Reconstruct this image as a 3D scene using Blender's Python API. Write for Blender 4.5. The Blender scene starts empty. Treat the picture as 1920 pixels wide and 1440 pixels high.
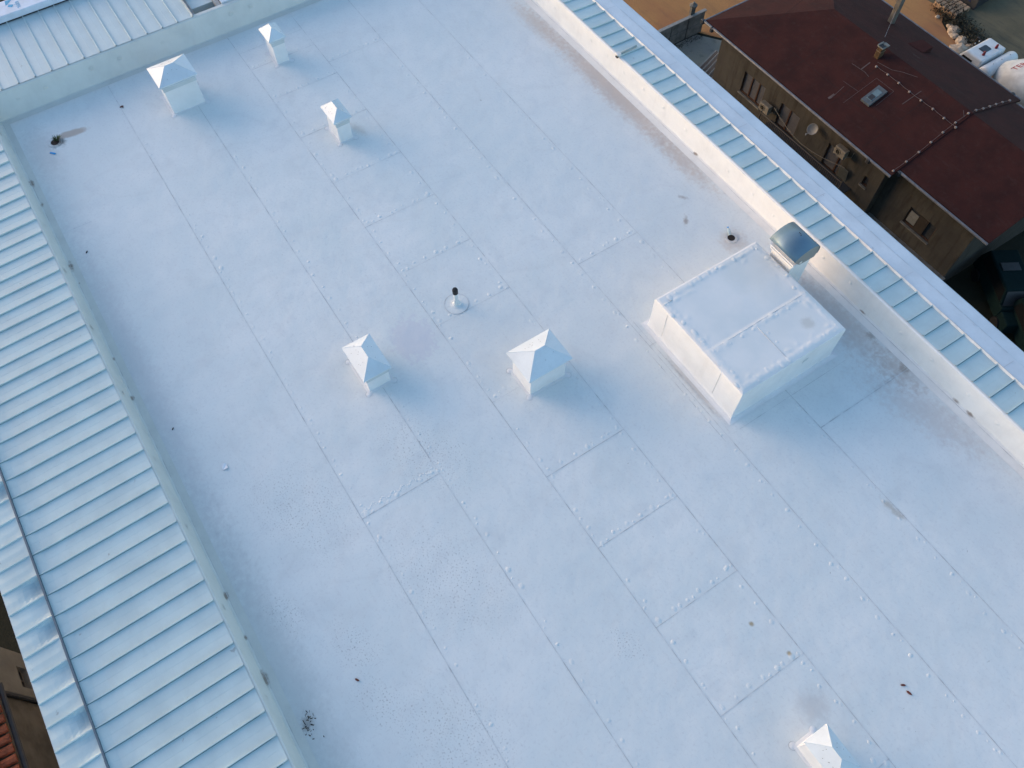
import bpy, bmesh, math, random
from mathutils import Vector, Matrix, noise
random.seed(7)
K = 9/7                      # model units -> metres
sc = bpy.context.scene
COL = sc.collection
R = math.radians

# ------------------------------------------------------------------ camera
cam = bpy.data.cameras.new('camera'); co = bpy.data.objects.new('camera', cam); COL.objects.link(co)
cam.sensor_width = 36; cam.lens = 27.75; cam.clip_start = .1; cam.clip_end = 2000
rr, uu, ww = Vector((.54729, .8369, -.00915)), Vector((-.72977, .48253, .48436)), Vector((-.40977, .2584, -.87482))
M = Matrix((rr, uu, -ww)).transposed().to_4x4(); M.translation = Vector((0, 0, 14*K)); co.matrix_world = M
sc.camera = co

# ------------------------------------------------------------------ world and sun
SUN_EL = 8.0; SUN_DIR = Vector((-.86, -.51, 0)).normalized()
w = bpy.data.worlds.new('World'); sc.world = w; w.use_nodes = True
nt = w.node_tree; bg = nt.nodes['Background']; sky = nt.nodes.new('ShaderNodeTexSky')
sky.sky_type = 'NISHITA'; sky.sun_disc = False; sky.sun_elevation = R(SUN_EL)
sky.sun_rotation = math.atan2(SUN_DIR.x, SUN_DIR.y); sky.air_density = 1.0; sky.dust_density = 1.2; sky.ozone_density = 2.0
tn = nt.nodes.new('ShaderNodeMix'); tn.data_type = 'RGBA'; tn.blend_type = 'MULTIPLY'; tn.inputs[0].default_value = 1; tn.inputs[7].default_value = (1.03, 1.0, .99, 1)
nt.links.new(sky.outputs[0], tn.inputs[6]); nt.links.new(tn.outputs[2], bg.inputs[0]); bg.inputs[1].default_value = .15
sl = bpy.data.lights.new('sun', 'SUN'); sl.energy = .82; sl.angle = R(60); sl.color = (1, .62, .44)
so = bpy.data.objects.new('sun', sl); COL.objects.link(so)
sd = Vector((SUN_DIR.x*math.cos(R(SUN_EL)), SUN_DIR.y*math.cos(R(SUN_EL)), math.sin(R(SUN_EL))))
LE = R(5.5); sd = Vector((SUN_DIR.x*math.cos(LE), SUN_DIR.y*math.cos(LE), math.sin(LE)))
so.rotation_euler = sd.to_track_quat('Z', 'Y').to_euler(); so.location = (0, 0, 60)
sc.view_settings.view_transform = 'Standard'; sc.view_settings.look = 'None'; sc.view_settings.gamma = 1
sc.view_settings.exposure = 1.66
sc.cycles.max_bounces = 6

# ------------------------------------------------------------------ materials
class N:
    def __init__(s, name):
        s.m = bpy.data.materials.new(name); s.m.use_nodes = True; s.t = s.m.node_tree
        s.b = s.t.nodes['Principled BSDF']; s.pos = s.t.nodes.new('ShaderNodeNewGeometry').outputs['Position']
    def n(s, typ, **kw):
        x = s.t.nodes.new(typ)
        for k, v in kw.items(): setattr(x, k, v)
        return x
    def set(s, sock, v):
        if hasattr(v, 'links'): s.t.links.new(v, sock)
        else: sock.default_value = v
    def math(s, op, a, b=0.0, clamp=False):
        x = s.n('ShaderNodeMath', operation=op, use_clamp=clamp); s.set(x.inputs[0], a); s.set(x.inputs[1], b); return x.outputs[0]
    def noise(s, scale, detail=4, rough=.55, vec=None, dist=0):
        x = s.n('ShaderNodeTexNoise'); s.set(x.inputs['Vector'], vec or s.pos); x.inputs['Scale'].default_value = scale
        x.inputs['Detail'].default_value = detail; x.inputs['Roughness'].default_value = rough; x.inputs['Distortion'].default_value = dist
        return x.outputs['Fac']
    def ramp(s, v, a, b, lo=0.0, hi=1.0):
        x = s.n('ShaderNodeMapRange', interpolation_type='SMOOTHSTEP'); s.set(x.inputs['Value'], v)
        for k, q in zip(('From Min', 'From Max', 'To Min', 'To Max'), (a, b, lo, hi)): x.inputs[k].default_value = q
        return x.outputs['Result']
    def mix(s, f, a, b):
        x = s.n('ShaderNodeMix', data_type='RGBA'); s.set(x.inputs[0], f)
        s.set(x.inputs[6], a if hasattr(a, 'links') else (*a, 1)); s.set(x.inputs[7], b if hasattr(b, 'links') else (*b, 1)); return x.outputs[2]
    def map(s, loc=(0, 0, 0), rot=(0, 0, 0), scale=(1, 1, 1)):
        a = s.n('ShaderNodeVectorMath', operation='SUBTRACT'); s.set(a.inputs[0], s.pos); a.inputs[1].default_value = loc
        x = s.n('ShaderNodeMapping'); s.t.links.new(a.outputs[0], x.inputs['Vector'])
        x.inputs['Rotation'].default_value = rot; x.inputs['Scale'].default_value = scale; return x.outputs[0]
    def bump(s, h, strength=.3, dist=.02):
        x = s.n('ShaderNodeBump'); x.inputs['Strength'].default_value = strength; x.inputs['Distance'].default_value = dist
        s.set(x.inputs['Height'], h); s.t.links.new(x.outputs[0], s.b.inputs['Normal'])
    def col(s, c): s.set(s.b.inputs['Base Color'], c if hasattr(c, 'links') else (*c, 1))
    def pr(s, rough=.6, metal=0, spec=.5):
        s.b.inputs['Roughness'].default_value = rough; s.b.inputs['Metallic'].default_value = metal; s.b.inputs['Specular IOR Level'].default_value = spec

def plain(name, c, rough=.6, metal=0, var=.12, scale=6, bump=0, spec=.4, emit=None):
    n = N(name); f = n.noise(scale, 5, .6)
    lo = [max(0, x*(1-var)) for x in c]; hi = [min(1, x*(1+var)) for x in c]
    n.col(n.mix(n.ramp(f, .3, .7), lo, hi)); n.pr(rough, metal, spec)
    if bump: n.bump(n.noise(scale*5, 4), bump, .02)
    if emit:
        n.b.inputs['Emission Color'].default_value = (*emit[:3], 1); n.b.inputs['Emission Strength'].default_value = emit[3]
    return n.m

def stain(n, c, x, y, z, r0, r1, colour, amt=.8, sx=1, sy=1, rot=0, wob=.5, wscale=6, speck=None):
    """blend a patch of dirt, centre in model units, radii in model units"""
    a = n.n('ShaderNodeVectorMath', operation='SUBTRACT'); n.set(a.inputs[0], n.pos); a.inputs[1].default_value = (x*K, y*K, z*K)
    mp = n.n('ShaderNodeMapping', vector_type='TEXTURE'); n.t.links.new(a.outputs[0], mp.inputs['Vector'])
    mp.inputs['Rotation'].default_value = (0, 0, rot); mp.inputs['Scale'].default_value = (sx*K, sy*K, K); v = mp.outputs[0]
    l = n.n('ShaderNodeVectorMath', operation='LENGTH'); n.t.links.new(v, l.inputs[0])
    d = n.math('ADD', l.outputs['Value'], n.math('MULTIPLY', n.math('SUBTRACT', n.noise(wscale, 4, .65), .5), wob*r1*2))
    m = n.math('MULTIPLY', n.ramp(d, r0, r1, 1, 0), amt)
    if speck:
        vo = n.noise(speck[0], 2, .5); m = n.math('MULTIPLY', m, n.ramp(vo, speck[1], speck[1]+.06))
    return n.mix(m, c, colour)

def membrane():
    n = N('white_membrane')
    big = n.noise(.35, 4, .6); mid = n.noise(1.6, 6, .65); fine = n.noise(28, 3, .6)
    c = n.mix(n.ramp(big, .3, .7), (.665, .70, .69), (.76, .765, .745))
    c = n.mix(n.ramp(mid, .45, .72, 0, .42), c, (.60, .615, .62))
    sp_ = n.n('ShaderNodeSeparateXYZ'); n.t.links.new(n.pos, sp_.inputs[0])
    row = n.math('FLOOR', n.math('MULTIPLY', n.math('SUBTRACT', sp_.outputs[1], .248*K), 1/(1.68*K)))
    run = n.math('FLOOR', n.math('ADD', n.math('MULTIPLY', sp_.outputs[0], 1/(6.0*K)), n.math('MULTIPLY', row, .37)))
    wn = n.n('ShaderNodeTexWhiteNoise', noise_dimensions='2D'); cb = n.n('ShaderNodeCombineXYZ'); n.set(cb.inputs[0], row); n.set(cb.inputs[1], run); n.t.links.new(cb.outputs[0], wn.inputs['Vector'])
    c = n.mix(n.math('MULTIPLY', wn.outputs['Value'], .42), c, (.64, .68, .68))
    c = n.mix(n.ramp(n.noise(13, 4, .7), .5, .72, 0, .32), c, (.50, .50, .51))
    c = n.mix(n.ramp(fine, .64, .74, 0, .16), c, (.40, .40, .40))
    sp = n.noise(9, 2, .5, dist=.4)                                   # scattered tiny specks
    c = n.mix(n.ramp(sp, .76, .80, 0, .5), c, (.3, .29, .28))
    scf = n.noise(4.5, 3, .6, vec=n.map(scale=(.5, 2.2, 1)), dist=2.5)
    c = n.mix(n.ramp(scf, .68, .76, 0, .16), c, (.42, .42, .41))
    scf2 = n.noise(3.0, 3, .6, vec=n.map((3, 9, 0), scale=(2.4, .5, 1)), dist=2.0)
    c = n.mix(n.ramp(scf2, .70, .78, 0, .12), c, (.42, .42, .41))
    pond = n.noise(.55, 2, .4, vec=n.map((11, 4, 0)), dist=.5)
    c = n.mix(n.math('MULTIPLY', n.ramp(pond, .56, .60), n.ramp(pond, .60, .64, .09, 0)), c, (.50, .50, .49))
    streak = n.noise(1.2, 5, .6, vec=n.map(scale=(.4, 4, 1)))
    c = n.mix(n.ramp(streak, .55, .8, 0, .15), c, (.56, .57, .58))
    brown, grey, dark = (.40, .31, .24), (.50, .51, .50), (.16, .13, .10)
    S = [(-18.52, -1.08, .2, .36, (.40, .31, .25), .75, .42, 1.35, -.15, .3), (-18.4, -1.47, .02, .26, (.10, .07, .05), .9, 1, 1, 0, .8),
         (-18.2, -1.9, .1, 1.0, grey, .5, 1.6, .6, 0, .6), (-12.3, 10.95, .2, 1.4, (.47, .36, .30), .65, 3.2, .36, 0, .6),
         (-9.4, 10.9, .1, 1.0, (.50, .42, .37), .5, 1.6, .4, 0, .6), (-15.5, 10.8, .1, 1.0, (.55, .44, .36), .5, 1.6, .4, 0, .6),
         (-2.46, 11.0, .02, .16, dark, .6, 1, 1, 0, 1.2), (-2.5, 10.9, .05, .8, (.44, .36, .31), .5, 1, .6, 0, 1.0),
         (-3.37, 11.03, .02, .15, dark, .6, 1, 1, 0, 1.2), (-4.2, 10.75, .1, 1.2, (.49, .42, .38), .65, 2.0, .5, 0, .7),
         (-1.5, 10.6, .05, 1.2, (.54, .48, .45), .5, 1.8, .5, .3, 1.0),
         (-.43, 8.58, .02, .3, (.42, .38, .32), .7, 1.3, .35, .1, .8), (-3.08, -2.16, .03, .2, dark, .6, 1, .7, 0, 1.1),
         (-4, -2.1, .1, 1.2, grey, .5, 4, .5, 0, .6), (-11, -2.1, .1, 1.2, (.52, .5, .52), .45, 6, .4, 0, .6),
         (1.27, 4.95, .05, .40, (.52, .51, .50), .6, 1, 1.1, 0, .6), (-8.6, 3.0, .35, .62, (.60, .60, .64), .7, 1.1, .9, 0, .75),
         (-8.52, 10.17, .01, .16, (.3, .24, .2), .7, 1, .5, .6, .9), (-7.94, 9.78, .01, .2, (.3, .24, .2), .7, 1, .45, -.7, .9),
         (-18.72, .3, .01, .09, (.12, .07, .05), .9, 1, .6, 0, .9), (-6.9, 10.3, .1, .45, (.5, .42, .36), .55, 1, 1, 0, .6),
         (-.3, 5.0, .01, .06, (.35, .25, .12), .8, 1, 1, 0, .5), (.42, 5.2, .01, .06, (.35, .25, .12), .8, 1, 1, 0, .5),
         (-4.5, 7.15, .05, .3, (.5, .44, .4), .5, 4, .4, 0, .7), (-14.7, 4.9, .03, .3, (.52, .5, .46), .6, 1.4, .6, .3, .8)]
    for (x, y, r0, r1, cc, amt, sx, sy, rot, wob) in S:
        c = stain(n, c, x, y, 0, r0, r1, cc, amt, sx, sy, rot, wob)
    for (x, y, r) in ((-3.75, -.94, .6), (-2.68, -.99, .55), (-1.2, 2.97, .4), (-6.5, -.6, 1.3), (-1.6, -.2, 1.2), (-6.2, 1.9, 1.2), (-.8, -1.6, .9), (-3.9, 1.0, 1.4), (-4.9, -1.7, .5)):
        c = stain(n, c, x, y, 0, r*.2, r, (.25, .24, .24), .5, 1.3, .8, .4, .5, 3, speck=(26, .60))
    n.col(c); n.pr(.55, 0, .35)
    h = n.math('ADD', n.math('MULTIPLY', n.noise(1.1, 3, .5), 1.0), n.math('MULTIPLY', n.noise(60, 2), .03))
    n.bump(h, .5, .06)
    return n.m

def wall_membrane(name, marks, tint=(.74, .73, .71)):
    n = N(name)
    c = n.mix(n.ramp(n.noise(1.4, 6, .65), .35, .75), tint, [x*.90 for x in tint])
    st = n.noise(2.2, 5, .6, vec=n.map(scale=(2.5, 2.5, .3)))
    c = n.mix(n.ramp(st, .5, .8, 0, .18), c, (.50, .48, .45))
    for (x, y, z, r, sx) in marks:
        c = stain(n, c, x, y, z, r*.2, r, (.17, .11, .075), .75, sx, 1, 0, .7, 9)
    n.col(c); n.pr(.5, 0, .35)
    n.bump(n.noise(2.5, 4, .6), .35, .04); return n.m

def metal(name, c, rough=.35, metallic=.25, stretch=(1, 1, 1)):
    n = N(name)
    f = n.noise(1.3, 5, .6); g = n.noise(14, 3, .6, vec=n.map(scale=stretch))
    k = n.mix(n.ramp(f, .3, .7), [x*.93 for x in c], [min(1, x*1.05) for x in c])
    k = n.mix(n.ramp(g, .45, .8, 0, .22), k, [x*.8 for x in c])
    k = n.mix(n.ramp(n.noise(5, 3, .5, dist=.5), .72, .77, 0, .5), k, (.2, .2, .19))
    n.col(k); n.set(n.b.inputs['Roughness'], n.ramp(f, .3, .7, rough*.8, rough*1.25)); n.b.inputs['Metallic'].default_value = metallic
    n.bump(n.noise(1.5, 2, .5), .12, .03); return n.m

MEM = membrane()
WL = wall_membrane('parapet_membrane_shaded', [(-14.45, -2.4, .03, .06, 3.5), (-13.9, -2.4, .03, .03, 2), (-11.6, -2.42, .03, .035, 2), (-10.5, -2.42, .03, .05, 2.5), (-5.75, -2.43, .03, .06, 2), (-4.9, -2.43, .03, .035, 2), (-4.1, -2.43, .03, .07, 3), (-17.4, -2.4, .03, .07, 3), (-16.6, -2.4, .03, .05, 2)], (.63, .635, .60))  # same membrane, darker tint: shade of left and back parapets put into colour
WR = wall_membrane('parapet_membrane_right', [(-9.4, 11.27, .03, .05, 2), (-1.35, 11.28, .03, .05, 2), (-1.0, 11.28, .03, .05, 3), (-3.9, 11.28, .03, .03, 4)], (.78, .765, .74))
PAN = metal('blue_grey_sheet_metal', (.49, .60, .61), .5, .0, (.3, 6, 1))
PANT = metal('pale_sheet_metal', (.53, .615, .62), .5, .0, (6, .3, 1))
COP = metal('coping_membrane', (.56, .635, .70), .5, 0)
LIP = plain('bright_metal_lip', (.70, .67, .63), .4, 0, .1)
CAPM = metal('white_painted_sheet', (.62, .68, .72), .4, 0)
COLLAR = metal('vent_collar_sheet', (.52, .56, .57), .45, 0)
VWALL = wall_membrane('vent_base_membrane', [], (.74, .74, .74))
ZINC = metal('dark_zinc', (.12, .20, .27), .38, .25)
ZEND = metal('cowl_end_plate', (.27, .27, .25), .55, .1)
SEAM = plain('seam_dirt', (.53, .545, .55), .8, 0, .3, 3)
DARKW = plain('matt_dark', (.008, .009, .01), .9, spec=.05)
BLACK = plain('black_rubber', (.012, .012, .014), .5)
DARKM = plain('dark_metal', (.03, .032, .036), .5)
FACW = plain('building_side_wall', (.5, .5, .5), .8, 0, .1, 1)
GUT = plain('zinc_gutter', (.15, .155, .17), .45, .3, .2, 4)
FRAME = plain('brown_window_frame', (.04, .016, .008), .6)
WIRE = plain('dull_wire', (.13, .10, .095), .7)
GLASS = plain('dim_window_glass', (.035, .037, .04), .12, 0, .2, 3, 0, .6)
CURT = plain('grey_shutter', (.06, .06, .066), .5, 0, .15, 8, 0, .5)
ACW = plain('aged_ac_casing', (.15, .135, .11), .6, 0, .15, 6)
GREYP = plain('grey_paint', (.33, .34, .34), .6, 0, .2)
WPAINT = plain('white_truck_paint', (.62, .63, .62), .35, 0, .08, 2)
DRUMP = plain('drum_paint', (.55, .54, .50), .45, 0, .18, 1.2)
REDP = plain('red_paint', (.38, .02, .02), .5)
BROWNP = plain('brown_plate', (.12, .07, .03), .6)
TEAL = plain('dark_teal_paint', (.003, .013, .014), .8, spec=.1)
BEACON = plain('red_beacon', (.16, .01, .015), .35)
LAMP = plain('lit_headlamp', (.9, .75, .5), .3, emit=(1, .62, .25, 5))
CYAN = plain('cyan_print', (.02, .33, .55), .5, 0, .1)
BLUEP = plain('blue_plastic', (.03, .30, .62), .4)
FILM = plain('white_film', (.62, .66, .74), .35, 0, .08, 3)
CONC = plain('grey_concrete', (.11, .108, .10), .85, 0, .35, 2, .3)
ROCKM = plain('pale_rubble', (.36, .29, .22), .85, 0, .3, 5, .4)
WOOD = plain('weathered_wood', (.36, .24, .15), .8, 0, .3, 6)
TARP = plain('blue_tarpaulin', (.006, .02, .085), .5, 0, .3)
BRUSH = plain('dark_brush', (.022, .022, .014), .9, 0, .5, 3)
GREEN = plain('weed_green', (.05, .09, .03), .7, 0, .4)
LEAF = plain('dead_leaf', (.12, .035, .025), .7)
PAPER = plain('grey_white_paper', (.72, .74, .76), .6)
BOTT = plain('clear_bottle', (.45, .55, .58), .15, 0, .1)
HOLE = plain('drain_hole', (.02, .012, .01), .8)
CHBR = plain('ochre_brick', (.06, .035, .015), .9, 0, .35, 8)
CHW = plain('chimney_render', (.11, .10, .085), .85, 0, .25, 3)

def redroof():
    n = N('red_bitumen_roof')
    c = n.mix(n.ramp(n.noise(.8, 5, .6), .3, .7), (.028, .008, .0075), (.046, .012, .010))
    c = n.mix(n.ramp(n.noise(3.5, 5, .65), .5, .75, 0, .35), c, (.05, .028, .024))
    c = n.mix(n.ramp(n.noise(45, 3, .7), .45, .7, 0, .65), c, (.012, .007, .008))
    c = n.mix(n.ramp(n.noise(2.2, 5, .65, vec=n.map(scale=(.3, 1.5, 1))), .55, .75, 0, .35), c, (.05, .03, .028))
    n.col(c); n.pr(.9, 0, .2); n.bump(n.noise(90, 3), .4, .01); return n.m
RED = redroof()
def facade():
    n = N('grimy_shaded_render')
    c = n.mix(n.ramp(n.noise(.7, 5, .65), .3, .7), (.036, .034, .031), (.054, .050, .043))  # base colour holds the shade of the gap; grime streaks follow
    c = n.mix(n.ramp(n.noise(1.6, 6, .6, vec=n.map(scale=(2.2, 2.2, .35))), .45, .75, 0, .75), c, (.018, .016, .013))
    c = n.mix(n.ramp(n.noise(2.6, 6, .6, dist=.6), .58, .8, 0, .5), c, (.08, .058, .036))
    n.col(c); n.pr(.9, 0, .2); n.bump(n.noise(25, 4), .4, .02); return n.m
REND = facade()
def soil(name, a, b, c3, s=.5, rot=0, st=(1, 1, 1), spec=.15):
    n = N(name)
    c = n.mix(n.ramp(n.noise(s, 6, .6), .35, .7), a, b)
    c = n.mix(n.ramp(n.noise(s*2.2, 6, .65, vec=n.map((0, 0, 0), (0, 0, rot), st)), .5, .75, 0, .7), c, c3)
    c = n.mix(n.ramp(n.noise(9, 5, .7), .55, .75, 0, .5), c, [x*.55 for x in a])
    n.col(c); n.pr(.95, 0, spec); n.bump(n.noise(6, 6, .7), .5, .08); return n.m
OCHRE = soil('ochre_dirt', (.40, .20, .078), (.34, .155, .07), (.22, .12, .065), .35, 0, (.25, 1.5, 1))
DIRT = soil('dark_soil', (.022, .022, .015), (.014, .018, .012), (.03, .025, .017), .5)
BANKM = soil('olive_bank', (.13, .115, .075), (.095, .088, .06), (.055, .058, .048), .5, .75, (.3, 2.2, 1))
YARD = soil('yard_concrete', (.27, .245, .215), (.31, .27, .21), (.12, .11, .10), .6)

# ------------------------------------------------------------------ mesh helpers
class MB:
    def __init__(s): s.v = []; s.f = []
    def add(s, vs, fs):
        o = len(s.v); s.v += [tuple(a) for a in vs]; s.f += [tuple(i+o for i in f) for f in fs]; return s
    def box(s, x0, x1, y0, y1, z0, z1):
        return s.add([(x0, y0, z0), (x1, y0, z0), (x1, y1, z0), (x0, y1, z0), (x0, y0, z1), (x1, y0, z1), (x1, y1, z1), (x0, y1, z1)],
                     [(0, 3, 2, 1), (4, 5, 6, 7), (0, 1, 5, 4), (1, 2, 6, 5), (2, 3, 7, 6), (3, 0, 4, 7)])
    def bevbox(s, x0, x1, y0, y1, z0, z1, b=.02, top=None):
        """box with chamfered vertical edges and top; top = inset of the upper face"""
        t = b if top is None else top
        def ring(i, z): 
            a, c, d, e = x0+i, x1-i, y0+i, y1-i
            return [(a+b, d, z), (c-b, d, z), (c, d+b, z), (c, e-b, z), (c-b, e, z), (a+b, e, z), (a, e-b, z), (a, d+b, z)]
        vs = ring(0, z0)+ring(0, z1-t)+ring(t, z1); fs = [tuple(range(7, -1, -1)), tuple(range(16, 24))]
        for k in range(2):
            for i in range(8): j = (i+1) % 8; fs.append((k*8+i, k*8+j, k*8+8+j, k*8+8+i))
        return s.add(vs, fs)
    def quad(s, a, b, c, d): return s.add([a, b, c, d], [(0, 1, 2, 3)])
    def cyl(s, a, b, r, r2=None, n=12, caps=True):
        a = Vector(a); b = Vector(b); d = (b-a).normalized(); r2 = r if r2 is None else r2
        x = d.orthogonal().normalized(); y = d.cross(x)
        vs = [a+(x*math.cos(t)+y*math.sin(t))*r for t in [2*math.pi*i/n for i in range(n)]]
        vs += [b+(x*math.cos(t)+y*math.sin(t))*r2 for t in [2*math.pi*i/n for i in range(n)]]
        fs = [(i, (i+1) % n, n+(i+1) % n, n+i) for i in range(n)]
        if caps: fs += [tuple(range(n-1, -1, -1)), tuple(range(n, 2*n))]
        return s.add(vs, fs)
    def lathe(s, o, prof, n=20, axis=(0, 0, 1)):
        o = Vector(o); d = Vector(axis).normalized(); x = d.orthogonal().normalized(); y = d.cross(x); vs = []; fs = []
        for (r, h) in prof:
            vs += [o+d*h+(x*math.cos(2*math.pi*i/n)+y*math.sin(2*math.pi*i/n))*r for i in range(n)]
        for k in range(len(prof)-1):
            for i in range(n): j = (i+1) % n; fs.append((k*n+i, k*n+j, k*n+n+j, k*n+n+i))
        fs.append(tuple(range(n-1, -1, -1))); fs.append(tuple(range((len(prof)-1)*n, len(prof)*n)))
        return s.add(vs, fs)
    def dome(s, p, r, h, nrm=(0, 0, 1), n=9, sx=1.0):
        p = Vector(p); d = Vector(nrm).normalized(); x = Vector((1, 0, 0)) if abs(d.x) < .9 else Vector((0, 1, 0)); y = d.cross(x).normalized(); x = y.cross(d)
        ph = random.random()*3; vs = []
        for (a, b) in ((1, -.002/h if h else 0), (.72, .35), (.38, .85)):
            vs += [p+(x*math.cos(t+ph)*sx+y*math.sin(t+ph))*r*a*random.uniform(.9, 1.1)+d*h*b for t in [2*math.pi*i/n for i in range(n)]]
        vs.append(p+d*h)
        fs = [(k*n+i, k*n+(i+1) % n, k*n+n+(i+1) % n, k*n+n+i) for k in range(2) for i in range(n)] + [(2*n+i, 2*n+(i+1) % n, 3*n) for i in range(n)]
        return s.add(vs, fs)
    def build(s, name, mat, parent=None, smooth=False, bevel=0, extra=()):
        cut = [len(s.f)]
        for mb2, _ in extra: s.add(mb2.v, mb2.f); cut.append(len(s.f))
        me = bpy.data.meshes.new(name); me.from_pydata([(a[0]*K, a[1]*K, a[2]*K) for a in s.v], [], s.f); me.update()
        bm = bmesh.new(); bm.from_mesh(me); bmesh.ops.recalc_face_normals(bm, faces=bm.faces) if not getattr(s, 'keep', False) else None
        bm.to_mesh(me); bm.free()
        me.materials.append(mat)
        for i, (_, m2) in enumerate(extra):
            if m2 is mat: continue
            me.materials.append(m2)
            for p in me.polygons[cut[i]:cut[i+1]]: p.material_index = len(me.materials)-1
        if smooth:
            for p in me.polygons: p.use_smooth = True
        o = bpy.data.objects.new(name, me); COL.objects.link(o)
        if parent: o.parent = parent
        if bevel:
            b = o.modifiers.new('bevel', 'BEVEL'); b.width = bevel*K; b.segments = 2; b.limit_method = 'ANGLE'
        return o

def tag(o, label=None, cat=None, group=None, kind=None):
    if label: o['label'] = label
    if cat: o['category'] = cat
    if group: o['group'] = group
    if kind: o['kind'] = kind
    return o
def thing(name, label, cat, loc=(0, 0, 0), group=None):
    o = bpy.data.objects.new(name, None); COL.objects.link(o); o.empty_display_size = .2
    o.location = Vector(loc)*K; return tag(o, label, cat, group)
def text_verts(s, size=1.0):
    cu = bpy.data.curves.new('t', 'FONT'); cu.body = s; cu.size = size; cu.extrude = 0; cu.resolution_u = 3
    o = bpy.data.objects.new('t', cu); COL.objects.link(o)
    me = o.to_mesh(); v = [tuple(a.co) for a in me.vertices]; f = [tuple(p.vertices) for p in me.polygons]
    o.to_mesh_clear(); bpy.data.objects.remove(o); bpy.data.curves.remove(cu); return v, f

# ------------------------------------------------------------------ setting: ground
GZ = -14.0
m = MB(); m.quad((-400, -400, GZ), (400, -400, GZ), (400, 400, GZ), (-400, 400, GZ)); g = m.build('ground', DIRT); tag(g, kind='structure')
def sheet(name, pts, z, mat, jag=.25):
    out = []
    for i, a in enumerate(pts):
        b = pts[(i+1) % len(pts)]; L = math.dist(a, b); n = max(1, int(L/1.2)) if L < 40 else 1
        for k in range(n):
            t = k/n; j = jag if k else 0
            out.append((a[0]+(b[0]-a[0])*t+random.uniform(-j, j), a[1]+(b[1]-a[1])*t+random.uniform(-j, j), z))
    m = MB(); m.add(out, [tuple(range(len(out)))]); return tag(m.build(name, mat), kind='structure')
sheet('road', [(-90, 11), (-25.8, 11), (-25.6, 28.4), (-24.2, 29.4), (-23.6, 30.5), (-12, 31), (-8, 33), (-8, 37.5), (-13, 38.9), (-16.6, 39.1), (-19, 39.8), (-20.2, 42.5), (-22, 60), (-90, 60)], GZ+.01, OCHRE)
sheet('yard_pavement', [(-25.55, 10), (-20, 10), (-20, 30), (-24.0, 29.3), (-25.55, 28.2)], GZ+.02, YARD, .06)
m = MB(); nx, ny = 30, 12
for i in range(nx+1):
    for j in range(ny+1):
        x = -21.0+i*.9; y = 40.2+j*1.4+.12*math.sin(i*1.7); m.v.append((x, y, GZ-.05+.16*(y-40.2)+.06*noise.noise((x*.8, y*.8, 1))))
m.f = [(i*(ny+1)+j, (i+1)*(ny+1)+j, (i+1)*(ny+1)+j+1, i*(ny+1)+j+1) for i in range(nx) for j in range(ny)]
tag(m.build('embankment', BANKM, smooth=True), kind='structure')

# ------------------------------------------------------------------ the white flat-roofed building
U0, U1 = -23.3, 9.0            # extent along the seams
vL, vR, uB, PH = -2.47, 11.32, -19.9, .62
B = thing('flat_roof_building', 'large flat white membrane roof with sheet metal edges, filling the picture', 'building', (0, 4, GZ))
def bl(mb, name, mat, **k):   # building part: mesh in world model units
    for e, _ in k.get('extra', ()): e.v = [(a[0], a[1]-4, a[2]-GZ) for a in e.v]
    mb.v = [(a[0], a[1]-4, a[2]-GZ) for a in mb.v]; return mb.build(name, mat, B, **k)
# membrane sheet
SE = [.248, 1.911, 3.573, 5.407, 7.013, 8.646]
m = MB(); m.quad((uB-.1, vL-.05, 0), (U1, vL-.05, 0), (U1, vR+.05, 0), (uB-.1, vR+.05, 0))
cross = [(-5.69, 0, 1), (-8.28, 4, 5), (-16.82, 2, 3), (-13.43, 2, 3), (-11.82, 2, 3), (-10.22, 2, 3), (-8.6, 2, 3), (-6.42, 2, 3), (-4.5, 2, 3), (-2.84, 2, 3), (-1.15, 2, 3), (.55, 2, 3), (2.5, 2, 3),
         (-18.15, 2, 3), (-15.2, 2, 3), (-17.3, 3, 4)]
bumps = MB()
def bump_at(x, y, k=1.0):
    if -6.25 < x < -3.45 and 7.2 < y < 10.1: return
    bumps.dome((x, y, .001), random.uniform(.028, .050)*k, random.uniform(.003, .008)*k, sx=random.uniform(.8, 1.5))
for i, v in enumerate(SE):
    side = .10 if i < 3 else -.10; u = -18.9+random.random()*.3
    while u < 6:
        if random.random() < .93 and not (i < 2 and u < -15.5 and random.random() < .8) and u > -17.6+.3*i:
            bump_at(u, v+side+random.gauss(0, .022), random.uniform(.75, 1.15))
            if random.random() < .45: bump_at(u+random.uniform(.06, .2), v+side*random.uniform(.4, .9), random.uniform(.45, .7))
        u += .385+random.gauss(0, .035)
for (u, a, b) in cross:
    v0, v1 = SE[a], SE[b]; y = v0+.12
    while y < v1-.05:
        bump_at(u-.09+random.gauss(0, .02), y, random.uniform(.9, 1.35)); 
        if random.random() < .5: bump_at(u-.07+random.gauss(0, .03), y+.12, .8)
        y += .3+random.gauss(0, .03)
for k in range(40):                                # puckered lap of the wide cross seam
    bump_at(-5.83+.035*math.sin(k*1.1), .4+k*.037, .6)
mem_mb = m
def sub(mb, name, mat, parent=None, **k):
    mb.v = [(a[0], a[1]-4, a[2]-GZ) for a in mb.v]; return mb.build(name, mat, parent, **k)
sm = MB()
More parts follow.
